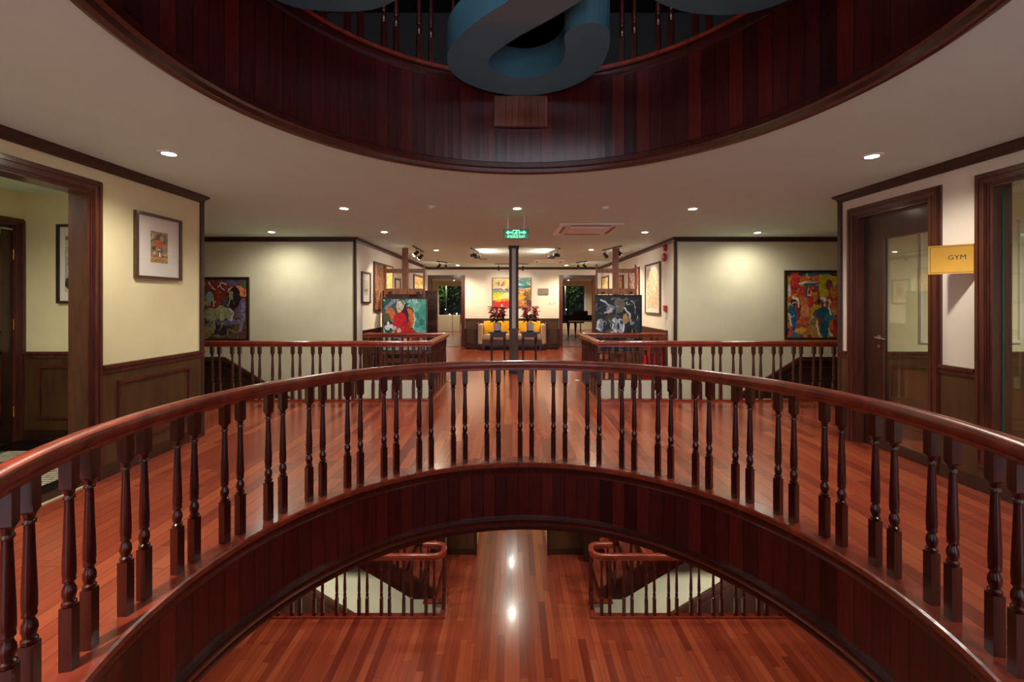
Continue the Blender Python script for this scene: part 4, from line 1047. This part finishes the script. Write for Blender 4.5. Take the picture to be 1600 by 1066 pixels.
wallpic('L', 13.7, 15.2, 1.6, 2.5, rast(70, 60, gold, rand_strokes(6, 40, [(250, 236, 190), (206, 120, 60), (180, 110, 70)], .1, .4, (.01, .03)), 4), 'wide golden painting farthest along the left gallery wall', .06, 'casing')
wallpic('R', 9.45, 10.5, 1.34, 2.49, rast(70, 90, [(212, 196, 170), (206, 186, 156), (220, 206, 184)], rand_strokes(7, 50, [(190, 160, 120), (170, 150, 130), (226, 214, 196), (180, 120, 90)], .08, .3, (.004, .012)), 4), 'large pale landscape print in a white mat on the right gallery wall', .035, 'frame', (.09, .09))
wallpic('R', 11.0, 12.0, 1.5, 2.5, rast(60, 70, [(190, 150, 130), (206, 190, 180), (150, 90, 80)], rand_strokes(9, 50, [(90, 90, 130), (200, 60, 50), (230, 220, 200), (180, 140, 60)], .1, .3, (.01, .03)), 4), 'colourful framed picture behind the right easel on the gallery wall', .04, 'casing')
wallpic('R', 12.6, 13.8, 1.5, 2.4, rast(60, 70, [(206, 196, 200), (170, 120, 60), (200, 160, 90)], rand_strokes(19, 50, [(90, 90, 130), (200, 60, 50), (230, 220, 200)], .1, .3, (.01, .03)), 4), 'pale framed picture midway along the right gallery wall', .04, 'darkframe')
wallpic('R', 14.5, 15.6, 1.65, 2.5, rast(60, 60, gold, rand_strokes(10, 30, [(250, 240, 200), (226, 180, 110)], .1, .4, (.01, .03)), 4), 'golden framed picture farthest along the right gallery wall', .05, 'frame')
# the bright painting over the sofa
im = rast(120, 90, [(236, 196, 130), (240, 210, 150)],
  [('r', 0, 0, .5, .3, (238, 200, 132)), ('e', .15, .2, .04, .08, 0, (110, 150, 110)), ('e', .27, .2, .05, .1, 20, (196, 110, 60)), ('r', 0, .3, .5, .36, (230, 214, 206)), ('r', 0, .36, .5, .42, (150, 110, 140)), ('r', 0, .42, .5, .5, (120, 160, 130)), ('r', 0, .5, .5, .66, (196, 206, 60)), ('e', .2, .66, .25, .1, 0, (232, 226, 60)), ('e', .38, .6, .12, .1, 0, (240, 226, 190)),
   ('r', 0, .78, .5, 1, (210, 44, 52)), ('e', .3, .76, .2, .04, 0, (240, 140, 60)), ('r', .5, 0, 1, .35, (206, 214, 190)), ('e', .85, .1, .2, .12, 0, (70, 140, 140)), ('e', .75, .3, .12, .07, 0, (40, 140, 180)), ('e', .9, .28, .1, .06, 0, (30, 110, 110)),
   ('r', .5, .38, 1, 1, (196, 124, 46)), ('e', .7, .6, .1, .16, 0, (236, 160, 50)), ('e', .9, .65, .06, .18, 0, (110, 100, 50)), ('l', [(.85, .35), (.84, .9)], .01, (70, 50, 40)), ('e', .95, .85, .08, .12, 0, (90, 60, 70)), ('e', .6, .5, .08, .06, 0, (216, 96, 40))]+rand_strokes(21, 40, [(240, 200, 90), (120, 80, 50), (60, 130, 130), (236, 226, 190)], .05, .2, (.005, .014)), 7, .015)
picture('painting', 'bright yellow, red and blue painting on the back wall behind the post', 1.42, 1.08, (-.01, YB-.001, 1.96), 0, im, .025, .03, 'darkframe')

# ------------------------------------------------------------------ easels with canvases
def easel(x, y, label):
    t = thing('easel', label, 'easel', (x, y, 0), group='studio easels behind the stairwells')
    obj('mast', bbox(-.065, .065, .06, .11, .35, 2.78, bev=.005), M['easel'], t)
    obj('upper_crossbar', bbox(-.43, .43, .035, .06, 2.24, 2.33), M['easel'], t)
    for s in (-1, 1):
        a, b = sorted((s*.40, s*.44)); obj('side_post', bbox(a, b, .01, .035, .3, 2.42), M['easel'], t)
    obj('top_clamp', bbox(-.40, .40, -.03, .035, 1.78, 1.90), M['easel'], t)
    for s in (-.3, .3): obj('clamp_knob', bbox(s-.035, s+.035, -.055, -.03, 1.79, 1.83), M['black'], t)
    obj('canvas_ledge', bbox(-.5, .5, -.08, .035, .5, .56), M['easel'], t)
    obj('lower_crossbar', bbox(-.45, .45, .035, .06, .3, .39), M['easel'], t)
    for s in (-1, 1):
        a, b = sorted((s*.42, s*.49)); obj('foot', bbox(a, b, -.3, .45, 0, .08, bev=.008), M['easel'], t)
        a, b = sorted((s*.42, s*.46)); obj('stile', bbox(a, b, .04, .09, .08, .5), M['easel'], t)
    return t
YE = 9.45
easel(-2.31, YE, 'wooden studio easel behind the left stairwell, holding the red-dress portrait')
easel(2.24, YE, 'wooden studio easel behind the right stairwell, holding the dark canvas')
teal = [(46, 128, 118), (70, 160, 146), (110, 190, 176), (150, 210, 196)]
im = rast(110, 130, teal,
  [('r', .0, .0, .35, .3, (40, 96, 92)), ('l', [(.05, .2), (.2, .08), (.32, .04)], .03, (150, 140, 170)), ('e', .16, .3, .12, .12, -40, (214, 116, 60)), ('e', .08, .42, .09, .14, 0, (90, 96, 60)), ('e', .14, .55, .12, .12, 0, (36, 50, 46)),
   ('e', .6, .38, .15, .22, -10, (34, 44, 50)), ('e', .59, .38, .13, .2, -10, (226, 120, 50)), ('e', .57, .5, .08, .12, 0, (190, 60, 40)), ('l', [(.7, .28), (.74, .4), (.7, .55)], .014, (190, 226, 214)),
   ('e', .42, .14, .14, .13, 0, (30, 20, 24)), ('e', .5, .3, .08, .2, -10, (56, 24, 40)), ('e', .38, .15, .08, .1, 0, (226, 190, 160)), ('e', .37, .26, .035, .08, 0, (224, 186, 156)),
   ('e', .39, .42, .15, .15, 0, (206, 24, 34)), ('l', [(.28, .36), (.26, .52), (.4, .62)], .05, (210, 28, 36)), ('l', [(.5, .44), (.54, .56), (.4, .64)], .04, (184, 18, 30)), ('e', .55, .68, .3, .11, 12, (204, 22, 34)), ('e', .82, .72, .2, .06, 15, (190, 18, 30)), ('e', .36, .62, .05, .05, 0, (232, 196, 160)),
   ('e', .1, .56, .06, .05, 0, (232, 226, 236)), ('e', .2, .54, .06, .04, 30, (236, 230, 238)), ('e', .12, .49, .03, .05, 0, (236, 232, 240)), ('e', .25, .57, .05, .04, 0, (214, 204, 224)), ('l', [(.15, .6), (.17, .75)], .01, (70, 120, 60)), ('l', [(.2, .6), (.19, .75)], .008, (80, 130, 70)),
   ('e', .36, .12, .012, .006, 0, (40, 30, 30)), ('e', .42, .13, .012, .006, 0, (40, 30, 30)), ('e', .37, .2, .02, .008, 0, (190, 30, 40)), ('l', [(.3, .06), (.42, .02), (.52, .06)], .015, (70, 90, 90)),
   ('r', .0, .78, 1, 1, (180, 170, 160)), ('e', .3, .85, .12, .08, 0, (120, 30, 40)), ('e', .5, .84, .06, .06, 0, (230, 226, 220)), ('e', .75, .86, .12, .1, 0, (160, 30, 44)), ('e', .1, .9, .1, .08, 0, (60, 130, 110))]
  + rand_strokes(31, 30, [(180, 226, 214), (40, 130, 124), (206, 236, 224)], .05, .16, (.004, .01), 0, .1), 11, .012)
p = picture('painting', 'portrait of a seated woman in a red dress on teal, on the left easel', .96, 1.14, (-2.29, YE-.028, 1.13), 0, im, .02, .035, 'darkframe', cat='painting')
p.location.z = .565+1.14/2
dark = [(16, 20, 30), (24, 32, 48), (14, 18, 24), (28, 38, 54)]
im = rast(110, 130, dark,
  [('l', [(.12, .08), (.25, .16), (.36, .2)], .014, (190, 200, 216)), ('e', .32, .24, .08, .06, 0, (120, 130, 150)), ('l', [(.2, .32), (.36, .26)], .014, (206, 190, 200)), ('e', .52, .18, .12, .14, 0, (104, 100, 90)), ('l', [(.35, .06), (.7, .06)], .012, (110, 106, 90)),
   ('e', .66, .42, .06, .09, 0, (176, 140, 90)), ('l', [(.65, .24), (.74, .34), (.76, .46)], .016, (206, 206, 214)), ('l', [(.78, .1), (.85, .14), (.88, .22)], .012, (150, 160, 170)), ('e', .32, .42, .1, .08, 0, (70, 56, 52)),
   ('e', .1, .55, .08, .12, 0, (130, 140, 156)), ('l', [(.06, .46), (.04, .6), (.12, .66)], .014, (214, 216, 222)), ('e', .42, .55, .07, .14, 0, (150, 160, 180)), ('e', .54, .55, .09, .14, 0, (176, 180, 196)), ('l', [(.4, .45), (.38, .6), (.48, .72), (.6, .64), (.62, .52)], .014, (226, 228, 232)), ('e', .48, .56, .03, .06, 0, (40, 46, 66)), ('e', .56, .48, .04, .04, 0, (50, 60, 90)),
   ('e', .82, .5, .06, .04, 0, (120, 130, 150)), ('e', .78, .7, .05, .02, 0, (196, 170, 190)), ('e', .88, .74, .05, .04, 0, (140, 130, 70)), ('e', .7, .8, .1, .04, 0, (90, 90, 80)), ('e', .3, .66, .1, .05, 0, (84, 80, 70))]
  + rand_strokes(33, 60, [(150, 156, 170), (90, 96, 110), (40, 46, 60), (120, 110, 90), (200, 204, 212)], .04, .14, (.003, .008), .1, 1), 13, .02)
p = picture('painting', 'dark blue-black painting with white brushed figures on the right easel', 1.0, 1.20, (2.27, YE-.028, 1.17), 0, im, .015, .035, 'black', cat='painting')
p.location.z = .565+1.20/2

# wooden display board behind the left easel
t = thing('display_board', 'large dark wooden display board standing behind the left easel', 'board', (-2.25, 10.25, 0))
obj('board', bbox(-.74, .50, 0, .04, .1, 1.84), M['frame'], t); 
bm = bmesh.new()
for q in ((-.76, .52, 1.80, 1.88), (-.76, .52, .06, .14), (-.76, -.68, .14, 1.8), (.44, .52, .14, 1.8)): box(bm, q[0], q[1], -.02, .06, q[2], q[3])
obj('board_frame', bm, M['casing'], t)
for x in (-.6, .38): obj('foot', bbox(x-.04, x+.04, -.25, .3, 0, .07), M['casing'], t)

# ------------------------------------------------------------------ fire equipment on the right gallery wall
bm = bmesh.new(); m4 = Matrix.Translation((XCR, 9.13, 2.74)) @ Matrix.Rotation(-PI/2, 4, 'Y'); lathe(bm, [(.07, 0), (.07, .03), (.05, .07), (0, .08)], 20, mat4=m4)
tag(obj('alarm_strobe', bm, M['red'], smooth=True), 'red domed fire strobe, the upper of the two on the gallery corner', 'fire alarm')
bm = bmesh.new(); m4 = Matrix.Translation((XCR, 9.13, 2.54)) @ Matrix.Rotation(-PI/2, 4, 'Y'); lathe(bm, [(.03, 0), (.03, .03), (.09, .035), (.085, .07), (.03, .09), (0, .09)], 24, mat4=m4)
tag(obj('alarm_bell', bm, M['red'], smooth=True), 'red round fire bell, the lower of the two on the gallery corner', 'fire alarm')
t = thing('call_point', 'red fire call point with a white tag on the right gallery wall', 'fire alarm', (XCR, 9.13, 1.42))
obj('call_box', bbox(-.05, 0, -.06, .06, 0, .12, bev=.005), M['red'], t); obj('tag_card', bbox(-.03, -.026, -.04, .03, -.13, -.0), M['whiteplastic'], t)
t = thing('fire_cabinet', 'red fire cabinet against the gallery wall, seen through the right railing', 'fire cabinet', (3.05, 9.36, 0))
obj('cabinet', bbox(-.13, .13, -.1, .1, 0, .72, bev=.01), M['red'], t)
obj('cabinet_door', bbox(-.11, .11, -.11, -.1, .04, .68), M['red'], t); obj('handle', bbox(.07, .09, -.125, -.11, .36, .44), M['chrome'], t)
t = thing('fire_extinguisher', 'red fire extinguisher standing left of the red fire cabinet', 'fire extinguisher', (2.83, 9.36, 0))
bm = bmesh.new(); lathe(bm, [(.065, 0), (.07, .02), (.07, .42), (.05, .48), (.022, .5), (.022, .54)], 20); obj('cylinder', bm, M['red'], t, smooth=True)
obj('valve', bbox(-.02, .02, -.06, .03, .54, .59, bev=.004), M['black'], t)
bm = bmesh.new(); tube(bm, (0, -.05, .56), (.03, -.085, .3), .01, 8); obj('hose', bm, M['black'], t, smooth=True)

# ------------------------------------------------------------------ GYM sign
t = thing('gym_sign', 'brass GYM plate hung between the gym door and its window', 'sign', (3.99, 3.72, 2.0))
A = Vector((4.0, 3.70, 0)); B = Vector((3.73, 3.95, 0))
A = Vector(((1544-800)/688*3.72, 3.72, 0)); B = Vector(((1450-800)/688*3.97, 3.97, 0))
t.location = ((A.x+B.x)/2, (A.y+B.y)/2, 1.98); ang = math.atan2(A.y-B.y, A.x-B.x); t.rotation_euler = (0, 0, ang); L = (A-B).length
obj('plate', bbox(-L/2, L/2, 0, .008, -.127, .127), M['brass'], t)
bm = bmesh.new(); e = .006
for q in ((-L/2+.012, L/2-.012, .112, .116), (-L/2+.012, L/2-.012, -.116, -.112), (-L/2+.012, -L/2+.016, -.112, .112), (L/2-.016, L/2-.012, -.112, .112)): box(bm, q[0], q[1], -.001, .0, q[2], q[3])
obj('border_line', bm, M['casing'], t)
text_mesh('lettering', 'GYM', .055, M['black'], t, (0.0, -.001, .015))
bm = bmesh.new(); box(bm, -L/2+.05, L/2-.0, .008, .03, .09, .11); obj('bracket_arm', bm, M['brass'], t)

# ------------------------------------------------------------------ far room furniture and the night outside
o = obj('counter', bbox(-.62, .45, -.3, .3, 0, .9, bev=.01), M['cream_block']); o.location = (-3.75, 24.6, 0); tag(o, 'cream counter under the window in the left far room', 'counter')
o = obj('counter', bbox(-.2, .2, -.25, .25, 0, .9, bev=.01), M['cream_block']); o.location = (-3.08, 24.6, 0); tag(o, 'narrow tan cabinet beside the cream counter, left far room', 'cabinet')
t = thing('grand_piano', 'black grand piano in the room beyond the right doorway', 'piano', (3.3, 21.5, 0))
out = [(-.75, -.55), (.75, -.55), (.75, .2), (.55, .6), (.2, .8), (-.2, .95), (-.6, .9), (-.75, .6)]
bm = bmesh.new(); prism(bm, out, 'z', .68, .98); obj('case', bm, M['gloss_black'], t)
bm = bmesh.new(); prism(bm, [(x*1.02, y*1.02) for x, y in out], 'z', .98, 1.01); obj('lid', bm, M['gloss_black'], t)
obj('keyboard', bbox(-.62, .62, -.66, -.55, .68, .74), M['whiteplastic'], t); obj('music_stand', bbox(-.35, .35, -.3, -.27, 1.01, 1.2), M['gloss_black'], t)
for x, y in ((-.6, -.4), (.6, -.4), (-.1, .7)):
    bm = bmesh.new(); lathe(bm, [(.03, 0), (.03, .05), (.04, .1), (.07, .5), (.09, .68)], 10, c=(x, y)); obj('leg', bm, M['gloss_black'], t, smooth=True)
bm = bmesh.new(); tube(bm, (0, -.3, .1), (0, -.3, .68), .03); box(bm, -.1, .1, -.4, -.28, .06, .1); obj('pedal_lyre', bm, M['gloss_black'], t)
obj('floor', bbox(-40, 40, YW+.3, 90, -1.2, -1.0), M['asphalt'], kind='structure')
def tree(x, y, s, label, seed):
    t = thing('tree', label, 'tree', (x, y, -1), group='trees outside the far windows'); rnd = random.Random(seed)
    bm = bmesh.new(); tube(bm, (0, 0, 0), (0, 0, 2.5*s), .15*s, 8, r1=.09*s); obj('trunk', bm, M['darkwood'], t)
    bm = bmesh.new()
    for i in range(900):
        v = Vector((rnd.gauss(0, 1), rnd.gauss(0, 1), rnd.gauss(0, .8))); v = v.normalized()*rnd.random()**.4*1.6*s+Vector((0, 0, 3.4*s)); q = .13*s
        a = Vector((rnd.gauss(0, 1), rnd.gauss(0, 1), rnd.gauss(0, 1))).normalized(); b = a.orthogonal().normalized()
        vs = [bm.verts.new(v+a*q), bm.verts.new(v+b*q*.6), bm.verts.new(v-a*q), bm.verts.new(v-b*q*.6)]; bm.faces.new(vs)
    obj('crown', bm, M['nightleaf'], t)
tree(-5.2, 33, .9, 'lamplit tree outside the left far window', 1); tree(4.6, 36, 1.0, 'dark tree outside the right far window', 2); tree(-7.5, 37, 1.1, 'darker tree at the edge of the left far window', 3)
for x, y, lb in ((-4.7, 31.5, 'street lamp outside the left far window'), (4.05, 33.5, 'street lamp outside the right far window')):
    t = thing('street_lamp', lb, 'street lamp', (x, y, -1), group='street lamps outside')
    bm = bmesh.new(); tube(bm, (0, 0, 0), (0, 0, 4.4), .05); obj('pole', bm, M['whiteplastic'], t)
    bm = bmesh.new(); box(bm, -.5, .5, -.06, .06, 4.3, 4.36); obj('lamp_head', bm, M['bulb'], t)
    spot_light('lamp_light', (x, y-.2, 3.2), (x, y+2, 1.5), 60, 160, .8, (1, .95, .8))
for cx_ in (-4.4, 4.0):
    sd = 'left' if cx_ < 0 else 'right'
    for i in range(7):
        rr = random.Random(i*7+int(cx_*10)); zz = rr.uniform(1.2, 2.0)
        t = thing('garden_lamp', 'tiny distant garden lamp outside the %s far window' % sd, 'lamp', (cx_*1.45+(i-3)*.75+rr.uniform(-.2, .2), 40+rr.uniform(-1, 1), -1), group='distant lamps outside the %s window' % sd)
        bm = bmesh.new(); tube(bm, (0, 0, 0), (0, 0, zz), .03, 6); obj('pole', bm, M['black'], t)
        bm = bmesh.new(); bmesh.ops.create_icosphere(bm, subdivisions=1, radius=.06, matrix=Matrix.Translation((0, 0, zz+.04))); obj('globe', bm, M['bulb'], t)
